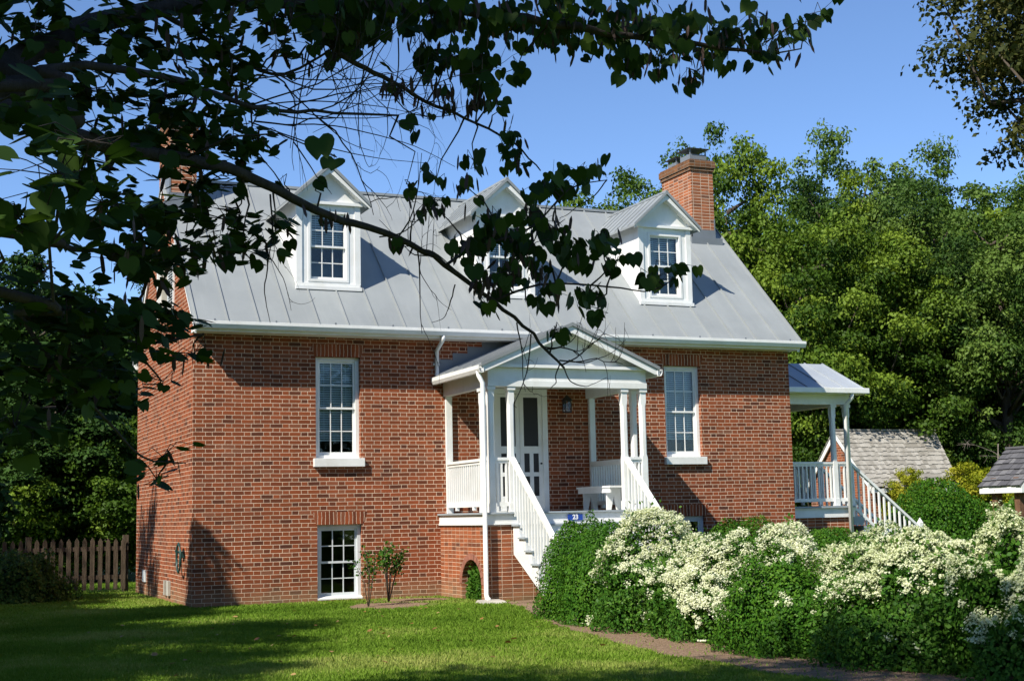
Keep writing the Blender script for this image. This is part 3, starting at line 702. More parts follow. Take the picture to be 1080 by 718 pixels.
for q in range(6): b = MB(); z = 1.525 - .22 * (q + 1); b.box(QX1 + .03 + .27 * q, QX1 + .33 + .27 * q, QY0 + .1, 2.0, z - .2, z); b.build('stair_tread', 'deck', sp)

# ------------------------------------------------------------------ things on and by the porch
bench = empty('porch_bench', (7.62, -1.0, FZ)); tag(bench, 'white wooden bench with notched board legs along the right porch railing', 'bench')
b = MB(); b.box(7.44, 7.84, -1.78, -.35, 1.975, 2.01); b.box(7.455, 7.485, -1.74, -.39, 1.88, 1.974); b.build('seat', 'white', bench, loc=(7.62, -1.0, FZ))
for yy in (-1.52, -.55):
    b = MB(); b.prism([(7.50, yy, FZ + .003), (7.59, yy, FZ + .003), (7.65, yy, FZ + .27), (7.71, yy, FZ + .003), (7.80, yy, FZ + .003), (7.80, yy, 1.973), (7.50, yy, 1.973)], (0, .035, 0)); b.build('leg', 'white', bench, loc=(7.62, -1.0, FZ))

sg = empty('house_number_sign', (6.44, PYF - .05, 1.44)); tag(sg, 'small blue plate with a white 23 on the porch edge above the stairs', 'house number')
b = MB(); b.box(-.15, .15, -.012, 0, -.055, .055); b.build('sign_plate', 'blue', sg, bevel=.004)
fc = bpy.data.curves.new('digits', 'FONT'); fc.body = "23"; fc.size = .115; fc.align_x = 'CENTER'; fc.align_y = 'CENTER'; fc.extrude = .002; fc.offset = .004
to = bpy.data.objects.new('digits_tmp', fc); COL.objects.link(to); bpy.context.view_layer.update()
dm = bpy.data.meshes.new_from_object(to.evaluated_get(bpy.context.evaluated_depsgraph_get())); bpy.data.objects.remove(to)
dm.materials.clear(); dm.materials.append(M['white']); do = put('digits', dm, sg, (0, -.0145, 0)); do.rotation_euler = (math.pi / 2, 0, 0)

b = MB(); i = b.pts([(4.35, -2.75, 0), (4.85, -2.85, 0), (4.9, -2.40, 0), (4.42, -2.38, 0), (4.38, -2.72, .05), (4.82, -2.80, .05), (4.86, -2.43, .06), (4.45, -2.42, .06)])
for q in ((4, 5, 6, 7), (0, 1, 5, 4), (1, 2, 6, 5), (2, 3, 7, 6), (3, 0, 4, 7)): b.f.append([i + a for a in q])
o = b.build('splash_stone', 'stone', bevel=.015, loc=(4.6, -2.6, 0)); tag(o, 'flat grey stone under the downspout at the porch corner', 'stone')
b = MB()
for q in range(9): cx, cy, r = RS.uniform(5.1, 5.5), RS.uniform(-2.95, -2.6), RS.uniform(.03, .07); b.tube([(cx, cy, 0), (cx + .01, cy, r * .8), (cx + .015, cy, r * 1.1)], [r, r * .9, r * .3], 6)

hr = empty('hose_hanger', (-.1, .75, 1.0)); tag(hr, 'dark green garden hose coiled on a wall hook on the left gable wall', 'hose')
b = MB(); b.box(-.06, -.003, .68, .84, .86, .98); b.bar((-.05, .76, .95), (-.16, .76, .99), .04, .04); b.build('hook', 'hose', hr, loc=(-.1, .75, 1.0))
b = MB(); pth = []
for q in range(90): a = q / 90 * 2 * math.pi * 4; pth.append((-.09 - .02 * (q % 7) / 7, .76 + (.17 + .01 * (q // 22)) * math.cos(a), .86 + (.24 + .01 * (q // 22)) * math.sin(a)))
b.tube(pth, .014, 5); b.build('hose', 'hose', hr, True, loc=(-.1, .75, 1.0))

# ------------------------------------------------------------------ smokehouse, well house, fence
def shingle_slope(b, p_eave0, p_eave1, p_ridge0, p_ridge1, rows, w):
    e0, e1, r0, r1 = (np.array(p, float) for p in (p_eave0, p_eave1, p_ridge0, p_ridge1)); nrm = np.cross(e1 - e0, r0 - e0); nrm /= np.linalg.norm(nrm)
    if nrm[2] < 0: nrm = -nrm
    for q in range(rows):
        t0, t1 = q / rows - .004, min(1, (q + 1.25) / rows); x = -.5 * RS.rand() * w
        A0, A1 = e0 + (r0 - e0) * t0, e1 + (r1 - e1) * t0; B0, B1 = e0 + (r0 - e0) * t1, e1 + (r1 - e1) * t1; Ln = np.linalg.norm(A1 - A0)
        while x < Ln:
            ww = w * RS.uniform(.65, 1.35); a, c = max(0, x) / Ln, min(Ln, x + ww - .006) / Ln; x += ww
            if c - a < .004: continue
            b.av = RS.rand(); jit = (r0 - e0) * RS.uniform(-.012, .012) / 1; th = RS.uniform(.022, .036)
            P1, P2, P3, P4 = A0 + (A1 - A0) * a + jit, A0 + (A1 - A0) * c + jit, B0 + (B1 - B0) * c, B0 + (B1 - B0) * a
            b.hexa([P1, P2, P3 - nrm * .005, P4 - nrm * .005, P1 + nrm * th, P2 + nrm * th, P3 + nrm * .002, P4 + nrm * .002])

SX, SXE, SY, SR = 21.3, 24.3, 8.35, 9.8
smoke = empty('smokehouse', (SX, SY, 0)); tag(smoke, 'small brick outbuilding with weathered wooden shingle roof and white gable trim', 'outbuilding')
lc = (SX, SY, 0)
b = MB(); b.box(SX, SXE, SY, 2 * SR - SY, 0, 2.2); b.prism([(SX, SY, 2.2), (SX, 2 * SR - SY, 2.2), (SX, SR, 3.72)], (SXE - SX, 0, 0)); b.build('wall', 'brick', smoke, loc=lc)
b = MB(); ey = SY - .22; ez_ = 2.06
for s in (1, -1): shingle_slope(b, (SX - .12, SR - s * (SR - ey), ez_), (SXE + .2, SR - s * (SR - ey), ez_), (SX - .12, SR, 3.83), (SXE + .75, SR, 3.83), 13, .12)
b.av = .3; b.box(SX - .12, SXE + .75, SR - .06, SR + .06, 3.82, 3.87); b.build('roof', 'cedar', smoke, loc=lc)
b = MB()
for s in (1, -1):
    b.prism([(SX - .10, SR - s * (SR - ey), ez_ - .03), (SX - .10, SR, 3.80), (SX - .10, SR, 3.62), (SX - .10, SR - s * (SR - ey), ez_ - .17)], (.04, 0, 0))
b.box(SX - .1, SXE + .15, ey + .02, ey + .05, ez_ - .15, ez_ - .03); b.build('rake_trim', 'white', smoke, loc=lc)

wl = empty('well_house', (13.1, -6.7, 0)); lc = (13.1, -6.7, 0); tag(wl, 'little well house roof of grey shingles on brown wooden posts', 'well house')
b = MB(); shingle_slope(b, (12.28, -7.2, 1.80), (12.28, -6.2, 1.80), (12.98, -7.2, 2.46), (12.98, -6.2, 2.46), 7, .13); shingle_slope(b, (13.68, -7.2, 1.80), (13.68, -6.2, 1.80), (12.98, -7.2, 2.46), (12.98, -6.2, 2.46), 7, .13)
b.av = .5; b.box(12.93, 13.03, -7.2, -6.2, 2.455, 2.49); b.build('roof', 'slate', wl, loc=lc)
b = MB(); b.box(12.29, 12.32, -7.18, -6.22, 1.69, 1.79); b.box(13.64, 13.67, -7.18, -6.22, 1.69, 1.79)
for yy in (-7.2, -6.23): b.prism([(12.30, yy, 1.69), (13.66, yy, 1.69), (13.66, yy, 1.79), (12.98, yy, 2.44), (12.30, yy, 1.79)], (0, .03, 0))
b.build('fascia', 'white', wl, loc=lc)
for px in (12.45, 13.5):
    for py in (-6.98, -6.45): b = MB(); b.box(px - .06, px + .06, py - .06, py + .06, 0, 1.95); b.build('post', 'post', wl, loc=lc)
b = MB(); b.tube([(12.98, -6.7, 0), (12.98, -6.7, .75)], .42, 16); b.build('well_curb', 'porch_brick', wl, loc=lc)

FY = 6.75
fence = empty('picket_fence', (-2, FY, 0)); lc = (-2, FY, 0); tag(fence, 'dark weathered wooden picket fence between lawn and the house corner', 'fence')
xx = -.22; k = 0
while xx > -6.2:
    hh = 1.2 + RS.uniform(-.015, .015); b = MB(); b.prism([(xx - .045, FY, .08), (xx + .045, FY, .08), (xx + .045, FY, hh - .08), (xx, FY, hh), (xx - .045, FY, hh - .08)], (RS.uniform(-.004, .004), .02, 0)); b.build('picket', 'wood', fence, loc=lc); xx -= .165
for zz in (.30, .92): b = MB(); b.box(-6.3, -.12, FY + .022, FY + .06, zz, zz + .09); b.build('rail', 'wood', fence, loc=lc)
for px in (-.16, -2.2, -4.3, -6.3): b = MB(); b.box(px - .06, px + .06, FY + .062, FY + .17, 0, 1.25); b.build('post', 'wood', fence, loc=lc)

# ------------------------------------------------------------------ grass
def grass():
    n_ = 620000; u = RS.rand(n_); v = RS.rand(n_)
    # area seen from the lens, denser near it: sample depth and pixel column
    t_ = 10.5 * (36 / 10.5) ** (u ** 1.0); px = -60 + 1200 * v
    x = CAM[0] + t_ * (math.sin(YAW) + _r[0] * (px - 540) / F_PX); y = CAM[1] + t_ * (math.cos(YAW) + _r[1] * (px - 540) / F_PX)
    P = np.stack([x, y, np.zeros(n_)], 1)
    house_in = (x > -.02) & (x < L) & (y > -.01) & (y < 6.45); porch = (x > 4.66) & (x < 8.2) & (y > -2.3) & (y < 0); stair = (x > 5.1) & (x < 7.7) & (y > -4) & (y < -2)
    edge = 3.9 + np.interp(y, [-17, -14.2, -12, -10.2, -8, -6, -4.4, -2.7], [-.8, -1.18, -1.18, -.95, -.5, .05, .55, 1.0]) + .16 * (vnoise(P, 2.2) - .5)
    bed = (x > edge) & (y < -2.6)
    patch = ((x - 3.0) / 1.0) ** 2 + ((y + 2.0) / .9) ** 2 + (vnoise(P, 3) - .5) * .9 < .55
    patch |= ((x - 3.9) / .7) ** 2 + ((y + .8) / .6) ** 2 + (vnoise(P, 3) - .5) * .9 < .7
    k = ~(house_in | porch | stair | patch) & (~bed | (RS.rand(n_) < .02)); P = P[k]; t_ = t_[k]; m = len(P)
    nz = vnoise(P, .55); n2 = vnoise(P + 9, 3.5)
    hgt = (.020 + .024 * RS.rand(m)) * (.7 + .7 * n2); wd = .004 + .00035 * t_
    ang = RS.rand(m) * 2 * math.pi; d = np.stack([np.cos(ang), np.sin(ang), np.zeros(m)], 1); lean = RS.uniform(.1, 1.0, m) * hgt; la = RS.rand(m) * 2 * math.pi
    tip = P + np.stack([np.cos(la) * lean, np.sin(la) * lean, hgt], 1)
    V = np.stack([P - d * wd[:, None], P + d * wd[:, None], tip], 1).reshape(-1, 3)
    Fa = np.arange(m * 3).reshape(-1, 3)
    n3 = vnoise(P + 5, 1.3); var = np.clip(.17 + .5 * n2 * RS.rand(m) ** .6 + .75 * (nz - .42) + .6 * (n3 - .5) + .3 * (RS.rand(m) > .88), 0, 1)
    o = put('lawn_grass', np_mesh('lawn_grass', V, Fa, np.repeat(var, 3), 'grass')); tag(o, kind='stuff')
grass()
# fallen leaves scattered on the lawn
m = 60; P = np.stack([RS.uniform(-3, 3.5, m), RS.uniform(-12, -.8, m), np.full(m, .05)], 1); dd = RS.normal(size=(m, 3)) * (1, 1, .15); nn = np.array([[0, 0, 1.]] * m) + RS.normal(size=(m, 3)) * .3
me = np_mesh('fallen_leaves', *leaves(P, dd, nn, RS.uniform(.05, .09, m), T_OVAL, F_OVAL, RS.rand(m)), 'petal'); me.materials.clear(); me.materials.append(mat_leaf('dry_leaf', (.16, .08, .03), (.3, .15, .05), (.38, .28, .12), .2))
tag(put('fallen_leaves', me), 'dry tan leaves scattered over the lawn', 'leaves', kind='stuff')

# ------------------------------------------------------------------ trees
def blob_leaves(c, r, n_, size, T, F, flat=.62, up=.45, shade=None, rs=RS):
    d = unit(rs.normal(size=(n_, 3))); d[:, 2] = np.where(rs.rand(n_) < .62, np.abs(d[:, 2]), d[:, 2]); rad = r * (rs.rand(n_) ** .40) * (.45 + 1.05 * vnoise(d * 1.0 + c * .7 + 50, 2.3)); P = c + d * rad[:, None] * np.array([1, 1, flat])
    nn = unit(d * .6 + rs.normal(size=(n_, 3)) * .55 + np.array([0, 0, up])); dr = unit(np.cross(nn, rs.normal(size=(n_, 3))) + np.array([0, 0, -.25]))
    var = np.clip((rs.rand() ** 1.6 * .8 if shade is None else shade) + .3 * rs.rand(n_), 0, 1)
    return leaves(P, dr, nn, size * rs.uniform(.6, 1.3, n_), T, F, var)

def tree_meshes(name, seed, H, R, base, nclump, per, size, mat, bark='bark', taper=.6, T=T_LEAF, F=F_LEAF, cl=(.16, .30), lean_=.018):
    rs = np.random.RandomState(seed); parts = []; tr = MB(); cz = (H + base) / 2; hh = (H - base) / 2
    lean = rs.normal(size=2) * lean_ * H
    tp = [(0, 0, -.3), (lean[0] * .3, lean[1] * .3, H * .3), (lean[0] * .7, lean[1] * .7, H * .6), (lean[0], lean[1], H * .78)]; r0 = .018 * H + .05
    tr.tube(tp, [r0 * 1.25, r0 * .8, r0 * .45, .03], 9)
    for q in range(nclump):
        while True:
            d = unit(rs.normal(size=3)); rr = rs.rand() ** .4
            zz = d[2] * rr; prof = (1 - (zz + 1) / 2) * 1.05 if taper > 1.5 else math.sqrt(max(0, 1 - zz * zz)) * (1 - taper * max(0, zz) * .5)
            c = np.array([d[0] * rr * R, d[1] * rr * R, cz + zz * hh])
            if np.hypot(d[0], d[1]) * rr <= prof: break
        c[:2] += lean * (c[2] / H); rc = R * rs.uniform(*cl); sh = rs.rand() ** 1.6 * .8
        if zz > .35: rc *= 1 - .35 * (zz - .35) / .65
        parts.append(blob_leaves(c, rc, int(per * (rc / (R * .23)) ** 2), size, T, F, rs=rs, shade=sh))
        for k_ in range(3 if zz > .35 else 1):      # smaller sprays that tie the clump to the crown below it
            c2 = c + np.array([rs.normal() * rc * .7 - c[0] * .15, rs.normal() * rc * .7 - c[1] * .15, -rc * rs.uniform(.3, 1.3) if zz > .35 else rs.normal() * rc]); r2 = rc * rs.uniform(.4, .75)
            parts.append(blob_leaves(c2, r2, int(.6 * per * (r2 / (R * .23)) ** 2), size, T, F, rs=rs, shade=min(.9, sh + rs.rand() * .25)))
        if q % 2 == 0:
            zb = max(base * .5, c[2] - .35 * np.hypot(c[0], c[1]) - rs.rand() * H * .1); zb = min(zb, H * .85); f = zb / H
            p0 = np.array([lean[0] * f, lean[1] * f, zb]); mid = (p0 + c) / 2 + rs.normal(size=3) * .12 * R; mid[2] -= .03 * H
            tr.tube([p0, mid, c], [r0 * .32, r0 * .18, .015], 5)
    V, Fa, A = join(parts)
    return np_mesh(name + '_crown', V, Fa, A, mat), tr, bark

PROTO = {}
def proto(key, *a, **kw): PROTO[key] = tree_meshes(key, *a, **kw)
proto('ash', 1, 15, 4.6, 1.2, 76, 560, .17, 'wood_a', cl=(.17, .35)); proto('locust', 2, 16, 4.2, 1.5, 72, 560, .16, 'wood_b', cl=(.16, .34)); proto('maple', 3, 14, 4.8, 1.0, 80, 560, .17, 'wood_a', cl=(.17, .35))
proto('tulip', 4, 15, 4.0, 2.0, 70, 560, .17, 'wood_c', cl=(.16, .34)); proto('elm', 5, 16, 5.2, 1.2, 84, 560, .17, 'wood_b', cl=(.17, .35))
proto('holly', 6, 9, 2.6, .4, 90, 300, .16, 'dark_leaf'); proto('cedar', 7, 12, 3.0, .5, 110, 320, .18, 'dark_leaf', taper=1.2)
proto('scrub', 8, 6, 3.2, .1, 90, 420, .15, 'wood_a'); proto('scrub_light', 9, 5, 2.6, .1, 80, 360, .12, 'yellow'); proto('olive', 10, 17, 5.0, 8.6, 240, 640, .15, 'wood_d', cl=(.13, .25))
proto('cone', 12, 10, 2.9, .3, 330, 420, .15, 'dark_leaf', taper=2, cl=(.14, .2), lean_=0)
TRUNK = {}
def tree(name, key, x, y, H, label, cat='tree', group=None, wide=1.0, rz=None, H0=None):
    cr, trm, bark = PROTO[key]; H0 = max(v.co.z for v in cr.vertices) if key not in TRUNK else TRUNK[key][1]
    e = empty(name, (x, y, 0)); s = H / H0; e.scale = (s * wide, s * wide, s); e.rotation_euler = (0, 0, RS.rand() * 6.28 if rz is None else rz)
    if key not in TRUNK:
        o = trm.build('trunk', bark, e, True); TRUNK[key] = (o.data, H0)
    else: put('trunk', TRUNK[key][0], e)
    put('crown', cr, e); tag(e, label, cat, group); return e

G_W = 'trees of the wood behind the house'
def wood(px, top, t_, key, label, wide=1.0, name='woodland_tree'):
    p = at(px, top, t_); tree(name, key, p[0], p[1], p[2], label, group=G_W, wide=wide)
# pixel column of the crown, pixel row of its top, distance, kind
wood(648, 172, 50, 'maple', 'bright green tree peeking over the roof left of the right chimney', .85)
wood(692, 148, 55, 'elm', 'green tree whose top rises just left of the right chimney', .8)
wood(768, 126, 52, 'maple', 'tall pointed green tree directly right of the brick chimney', .62)
wood(815, 168, 50, 'tulip', 'lower light green tree beside the tall one right of the chimney', .8)
wood(848, 205, 47, 'maple', 'broad green tree rising above the right end of the roof', .8)
wood(886, 132, 62, 'locust', 'tallest blue-green feathery tree in the middle of the right-hand wood', .72)
wood(908, 178, 50, 'tulip', 'yellow-green tree in front of the tall feathery one', .75)
wood(960, 150, 66, 'locust', 'second feathery blue-green tree top right of the tallest one', .8)
wood(945, 205, 52, 'elm', 'dense green tree below the second feathery top', .8)
wood(1000, 182, 58, 'ash', 'green tree left of the vine covered tree at the wood edge', .9)
wood(1045, 188, 46, 'elm', 'vine covered broad tree at the right edge of the wood', .9)
wood(1110, 170, 50, 'maple', 'tree cut by the right edge behind the olive tree', .9)
wood(1030, 186, 62, 'ash', 'tall green tree behind the vine covered one at the wood edge', .9)
wood(1075, 188, 58, 'locust', 'tree filling the right edge of the wood', .95)
wood(980, 188, 50, 'elm', 'bushy tree in the middle of the right half of the wood', .85)
wood(925, 240, 47, 'maple', 'lower bright tree above the outbuilding roof', .9)
wood(800, 215, 62, 'elm', 'dim tree filling the gap right of the chimney', .9)
wood(735, 240, 48, 'maple', 'low tree partly hidden behind the chimney and roof slope', .7)
wood(1160, 150, 60, 'elm', 'tree beyond the right edge of the picture', .9)
G_S = 'bushes at the foot of the wood'
def bush(px, top, t_, key, label, wide=1.0): p = at(px, top, t_); tree('woodland_bush', key, p[0], p[1], p[2], label, 'bush', G_S, wide)
bush(845, 330, 55, 'scrub', 'green bush beside the right roof corner', .9); bush(890, 300, 58, 'scrub', 'tall green bush above the side porch roof', .8); bush(925, 340, 59, 'scrub', 'round bush above the shingled outbuilding ridge', .9)
bush(968, 310, 57, 'scrub', 'large bush above the right end of the shingled roof', .8); bush(1010, 330, 61, 'scrub', 'dark bush behind the bare dead branches'); bush(1065, 300, 55, 'scrub', 'bush above the well house roof', .8)
bush(870, 420, 53, 'scrub', 'low bush seen between the side porch posts', 1.1); bush(1000, 420, 56, 'scrub', 'shaded bush just behind the outbuilding roof end', 1.1)
bush(1030, 484, 38.5, 'scrub_light', 'yellow-green bush between the shingled outbuilding and the well house', .95)
bush(962, 490, 41, 'scrub_light', 'small yellow-green bush tip above the dark clipped hedge', .7)
bush(1110, 330, 57, 'scrub', 'bush beyond the right edge'); bush(820, 440, 52, 'scrub', 'low bush hidden behind the house corner', 1.2)

p = at(1242, -40, 34); tree('olive_tree', 'olive', p[0], p[1], 18.5, 'tall olive-brown leaved tree hanging into the top right corner', wide=1.0, rz=1.)

# dead bare tree by the well house
b = MB(); c = at(1043, 540, 41); c[2] = 0
def twig(p, d, ln, r, depth):
    q = [p]; dcur = unit(np.array(d)); nseg = 4
    for s in range(nseg): dcur = unit(dcur + RS.normal(size=3) * .22 + np.array([0, 0, -.06 if depth < 3 else 0])); q.append(q[-1] + dcur * ln / nseg)
    b.tube(q, list(np.linspace(r, r * .45, nseg + 1)), 5, False)
    if depth > 0:
        for k_ in range(4): i_ = RS.randint(1, nseg + 1); twig(q[i_], unit(dcur + RS.normal(size=3) * .9), ln * .45, r * .5, depth - 1)
twig(np.array([0., 0, 0]), (0, 0, 1), 3.5, .04, 3); twig(np.array([.3, .1, 0]), (.05, 0, 1), 3.0, .035, 3)
o = b.build('dead_tree', mat_bark('bleached_bark', (.22, .19, .16)), None, True); o.location = c; tag(o, 'bare grey dead tree with tangled twigs behind the well house', 'dead tree')

# left: dark trees beyond the fence
G_L = 'dark trees beyond the picket fence'
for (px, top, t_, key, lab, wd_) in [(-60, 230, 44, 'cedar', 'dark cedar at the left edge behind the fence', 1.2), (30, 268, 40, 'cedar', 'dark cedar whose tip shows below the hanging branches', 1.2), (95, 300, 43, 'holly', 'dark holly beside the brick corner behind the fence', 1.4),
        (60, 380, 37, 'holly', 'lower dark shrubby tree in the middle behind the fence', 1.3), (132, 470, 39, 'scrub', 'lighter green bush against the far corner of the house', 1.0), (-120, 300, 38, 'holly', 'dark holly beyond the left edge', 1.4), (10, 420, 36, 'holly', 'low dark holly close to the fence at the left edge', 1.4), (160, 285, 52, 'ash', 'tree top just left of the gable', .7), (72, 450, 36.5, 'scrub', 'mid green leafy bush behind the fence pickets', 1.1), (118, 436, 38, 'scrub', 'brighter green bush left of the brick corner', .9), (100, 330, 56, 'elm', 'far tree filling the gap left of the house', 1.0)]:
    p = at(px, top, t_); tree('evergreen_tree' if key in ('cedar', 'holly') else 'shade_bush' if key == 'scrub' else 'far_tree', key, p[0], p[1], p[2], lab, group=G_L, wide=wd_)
# large trees to the left of the lawn whose shade falls across it
for (x, y, H, key, lab, wd_) in [(-10.6, -10.4, 12, 'elm', 'broad tree shading the left lawn', 1.), (-10.8, -5.6, 12, 'maple', 'second broad tree shading the left lawn', .95), (-14.5, -8, 14, 'elm', 'outer tree shading the left lawn', 1.), (-5.4, -2.85, 7.6, 'cone', 'pointed cedar whose shadow falls on the brick corner', 1.1), (-10.8, -14.4, 11, 'elm', 'near tree shading the left lawn', .9), (-9.6, .4, 12.2, 'holly', 'dark tree shading the far end of the gable wall', .7), (-11.5, 3.2, 13, 'elm', 'tall tree shading the fence', .9), (-8.5, -20.3, 13, 'ash', 'tree standing over the photographer', .95)]:
    tree('shade_tree', key, x, y, H, lab, group='shade trees left of the lawn', wide=wd_)
# the trees across the lawn behind the photographer, mirrored in the window panes
for (x, y, key, H) in [(-16, -50, 'elm', 15), (-6, -54, 'maple', 16), (3, -51, 'ash', 14), (12, -53, 'elm', 16), (21, -49, 'maple', 15), (-25, -47, 'maple', 14)]:
    tree('lawn_tree', key, x, y, H, 'tree across the lawn behind the photographer, mirrored in the window panes', group='trees across the lawn', wide=1.1)

# ------------------------------------------------------------------ shrubs
def shrub(name, x, y, rx, ry, h, label, cat, nleaf=16000, size=.034, mat='box', lump=.18, flowers=None, group=None, T=T_LEAF, F=F_LEAF, fsize=.022):
    rs = np.random.RandomState(int(abs(x * 1000 + y * 77)) % 9999)
    e = empty(name, (x, y, 0)); tag(e, label, cat, group)
    def surf(d, off=0):      # point of the lumpy outline in direction d (unit, z>=-.2)
        P = d * np.array([rx, ry, h]) ; sq = 1 + .12 * (1 - np.abs(d[:, 2]))
        ln = 1 + lump * 2 * (vnoise(d * 1.0 + x * 3.1 + y, 2.6) - .5) + lump * .9 * (vnoise(d + y * 1.7, 7) - .5)
        return P * (sq * ln)[:, None]
    def dirs(n_): d = rs.normal(size=(n_, 3)); d[:, 2] = np.abs(d[:, 2]) * 1.0 - .02; d = unit(d); return d
    d = dirs(nleaf); k_ = 1 - .22 * rs.rand(nleaf) ** 2; P = surf(d) * k_[:, None]; P[:, 2] = np.maximum(P[:, 2], .02)
    nn = unit(d / np.array([rx, ry, h]) + rs.normal(size=(nleaf, 3)) * .55); dr = np.cross(nn, rs.normal(size=(nleaf, 3))) + np.array([0, 0, .35])
    var = np.clip(.1 + .55 * rs.rand(nleaf) + .35 * vnoise(P + x, 4), 0, 1); parts = [leaves(P, dr, nn, size * rs.uniform(.7, 1.35, nleaf), T, F, var)]
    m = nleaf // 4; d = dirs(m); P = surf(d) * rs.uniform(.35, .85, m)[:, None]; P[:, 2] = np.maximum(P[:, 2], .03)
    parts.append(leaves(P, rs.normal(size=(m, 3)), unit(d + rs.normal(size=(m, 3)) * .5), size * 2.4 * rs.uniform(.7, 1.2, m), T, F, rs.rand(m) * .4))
    if mat == 'vine':      # loose shoots poking out of the outline
        m = 1600; d = dirs(m); P = surf(d) * (1 + .12 * rs.rand(m) ** 2 * (vnoise(d + x, 5) > .5))[:, None]; parts.append(leaves(P, unit(d + rs.normal(size=(m, 3)) * .5), rs.normal(size=(m, 3)), size * 1.3 * rs.uniform(.6, 1.2, m), T, F, .4 + .6 * rs.rand(m)))
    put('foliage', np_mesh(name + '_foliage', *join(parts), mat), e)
    st = MB()
    for q in range(9):
        a = rs.rand() * 6.28; tp = np.array([math.cos(a) * rx * .55, math.sin(a) * ry * .55, h * .6]); st.tube([(math.cos(a) * .06, math.sin(a) * .06, -.05), tp * np.array([.5, .5, .5]) + rs.normal(size=3) * .03, tp], [.02, .014, .006], 5)
    st.build('stem', 'bark', e, True)
    if flowers:
        nc, lowz, amount = flowers; fl = []; d = dirs(nc * 4); S = surf(d); mask = vnoise(d * 1.3 + x + y, 2.4) + .32 * (S[:, 2] / h - lowz) * 2 + rs.normal(size=len(d)) * .10
        order = np.argsort(-mask)[:nc]; Cc = S[order]; dd_ = d[order]
        for c_, d_ in zip(Cc, dd_):
            nf = rs.randint(16, 48); rr = rs.uniform(.03, .085); q = unit(rs.normal(size=(nf, 3)) + d_ * .9); P = c_ + d_ * .015 + q * rr * (rs.rand(nf) ** .5)[:, None] * np.array([1, 1, .8])
            P[:, 2] = np.maximum(P[:, 2], .05); fl.append(leaves(P, rs.normal(size=(nf, 3)), unit(q * .6 + np.array([0, 0, .6]) + d_ * .5 + rs.normal(size=(nf, 3)) * .3), fsize * rs.uniform(.6, 1.15, nf), T_FLOW, F_FLOW, np.clip(amount + .45 * rs.rand(nf) - .2 * rs.rand(), 0, 1)))
        put('blossom', np_mesh(name + '_blossom', *join(fl), 'petal'), e)
    return e
G_B, G_F = 'clipped boxwoods along the path', 'flowering shrubs along the path'
shrub('boxwood', 4.35, -6.6, .58, .62, 1.47, 'rounded green boxwood next to the front stairs', 'shrub', group=G_B, lump=.12)
shrub('boxwood', 4.2, -7.7, .60, .62, 1.38, 'green boxwood lobe leaning on the first white flowering shrub', 'shrub', group=G_B, lump=.22)
shrub('flowering_shrub', 4.35, -8.95, .74, 1.1, 1.25, 'white flowering shrub next to the boxwoods, nearest the porch', 'shrub', 15000, .042, 'vine', .30, (880, .45, .45), G_F)
shrub('flowering_shrub', 4.35, -10.45, .80, 1.05, 1.03, 'white flowering shrub in the middle of the hedge, bare green below', 'shrub', 15000, .042, 'vine', .30, (950, .5, .5), G_F)
shrub('flowering_shrub', 4.6, -11.7, .78, 1.05, 1.08, 'bright white mound of blossom just behind the dark green clipped bush', 'shrub', 14000, .042, 'vine', .30, (800, .42, .5), G_F)
shrub('boxwood', 4.0, -12.4, .62, .80, 1.0, 'dense dark green bush with few flowers in front of the hedge', 'shrub', 18000, .034, 'box', .26, (50, .95, .4), G_B)
shrub('flowering_shrub', 4.55, -13.1, .74, .95, 1.0, 'greenish shrub with cream flower sprays right of the dark bush', 'shrub', 15000, .042, 'vine', .30, (800, .62, .3), G_F)
shrub('flowering_shrub', 4.35, -14.15, .80, .98, 1.05, 'half shaded shrub with scattered white sprays near the corner', 'shrub', 15000, .042, 'vine', .30, (950, .45, .35), G_F)
shrub('flowering_shrub', 4.65, -15.35, .80, .85, 1.32, 'tall cream flowering shrub cut by the right edge', 'shrub', 16000, .042, 'vine', .30, (1000, .3, .25), G_F)
shrub('flowering_shrub', 7.9, -9.2, 1.0, 1.3, .98, 'pale flowering shrub in the second row behind the hedge', 'shrub', 15000, .045, 'vine', .30, (600, .6, .25), G_F)
shrub('flowering_shrub', 8.6, -11.3, 1.0, 1.2, 1.0, 'cream flowering shrub of the second row below the well house', 'shrub', 15000, .045, 'vine', .30, (800, .5, .25), G_F)
shrub('boxwood', 10.6, -1.3, 1.25, .7, 1.36, 'low wide boxwood under the right basement window', 'shrub', 17000, .04, 'box', .10, None, 'boxwoods against the house')
shrub('boxwood', 13.3, -.6, .8, .7, 1.15, 'small boxwood at the foot of the side porch', 'shrub', 11000, .04, 'box', .12, None, 'boxwoods against the house')
shrub('yew_hedge', 19.6, 3.4, 1.75, 1.4, 2.1, 'large dark green clipped mound right of the side stairs', 'shrub', 20000, .06, 'box', .10)
shrub('yew_hedge', 21.5, 2.2, 1.2, 1.2, 1.75, 'lower dark clipped mound beside the well house posts', 'shrub', 14000, .06, 'box', .12)
shrub('juniper', 4.98, -1.55, .26, .38, .62, 'small green shrub filling the arched opening of the porch base', 'shrub', 5000, .05, 'vine', .25)
shrub('shade_shrub', -2.6, 4.4, .9, .8, 1.0, 'dim leafy shrub in front of the fence at the left edge', 'shrub', 8000, .06, 'wood_b', .3)
shrub('shade_shrub', -5.1, -8.4, .6, .6, .55, 'dark shrub in the bottom left corner', 'shrub', 6000, .05, 'dark_leaf', .2)

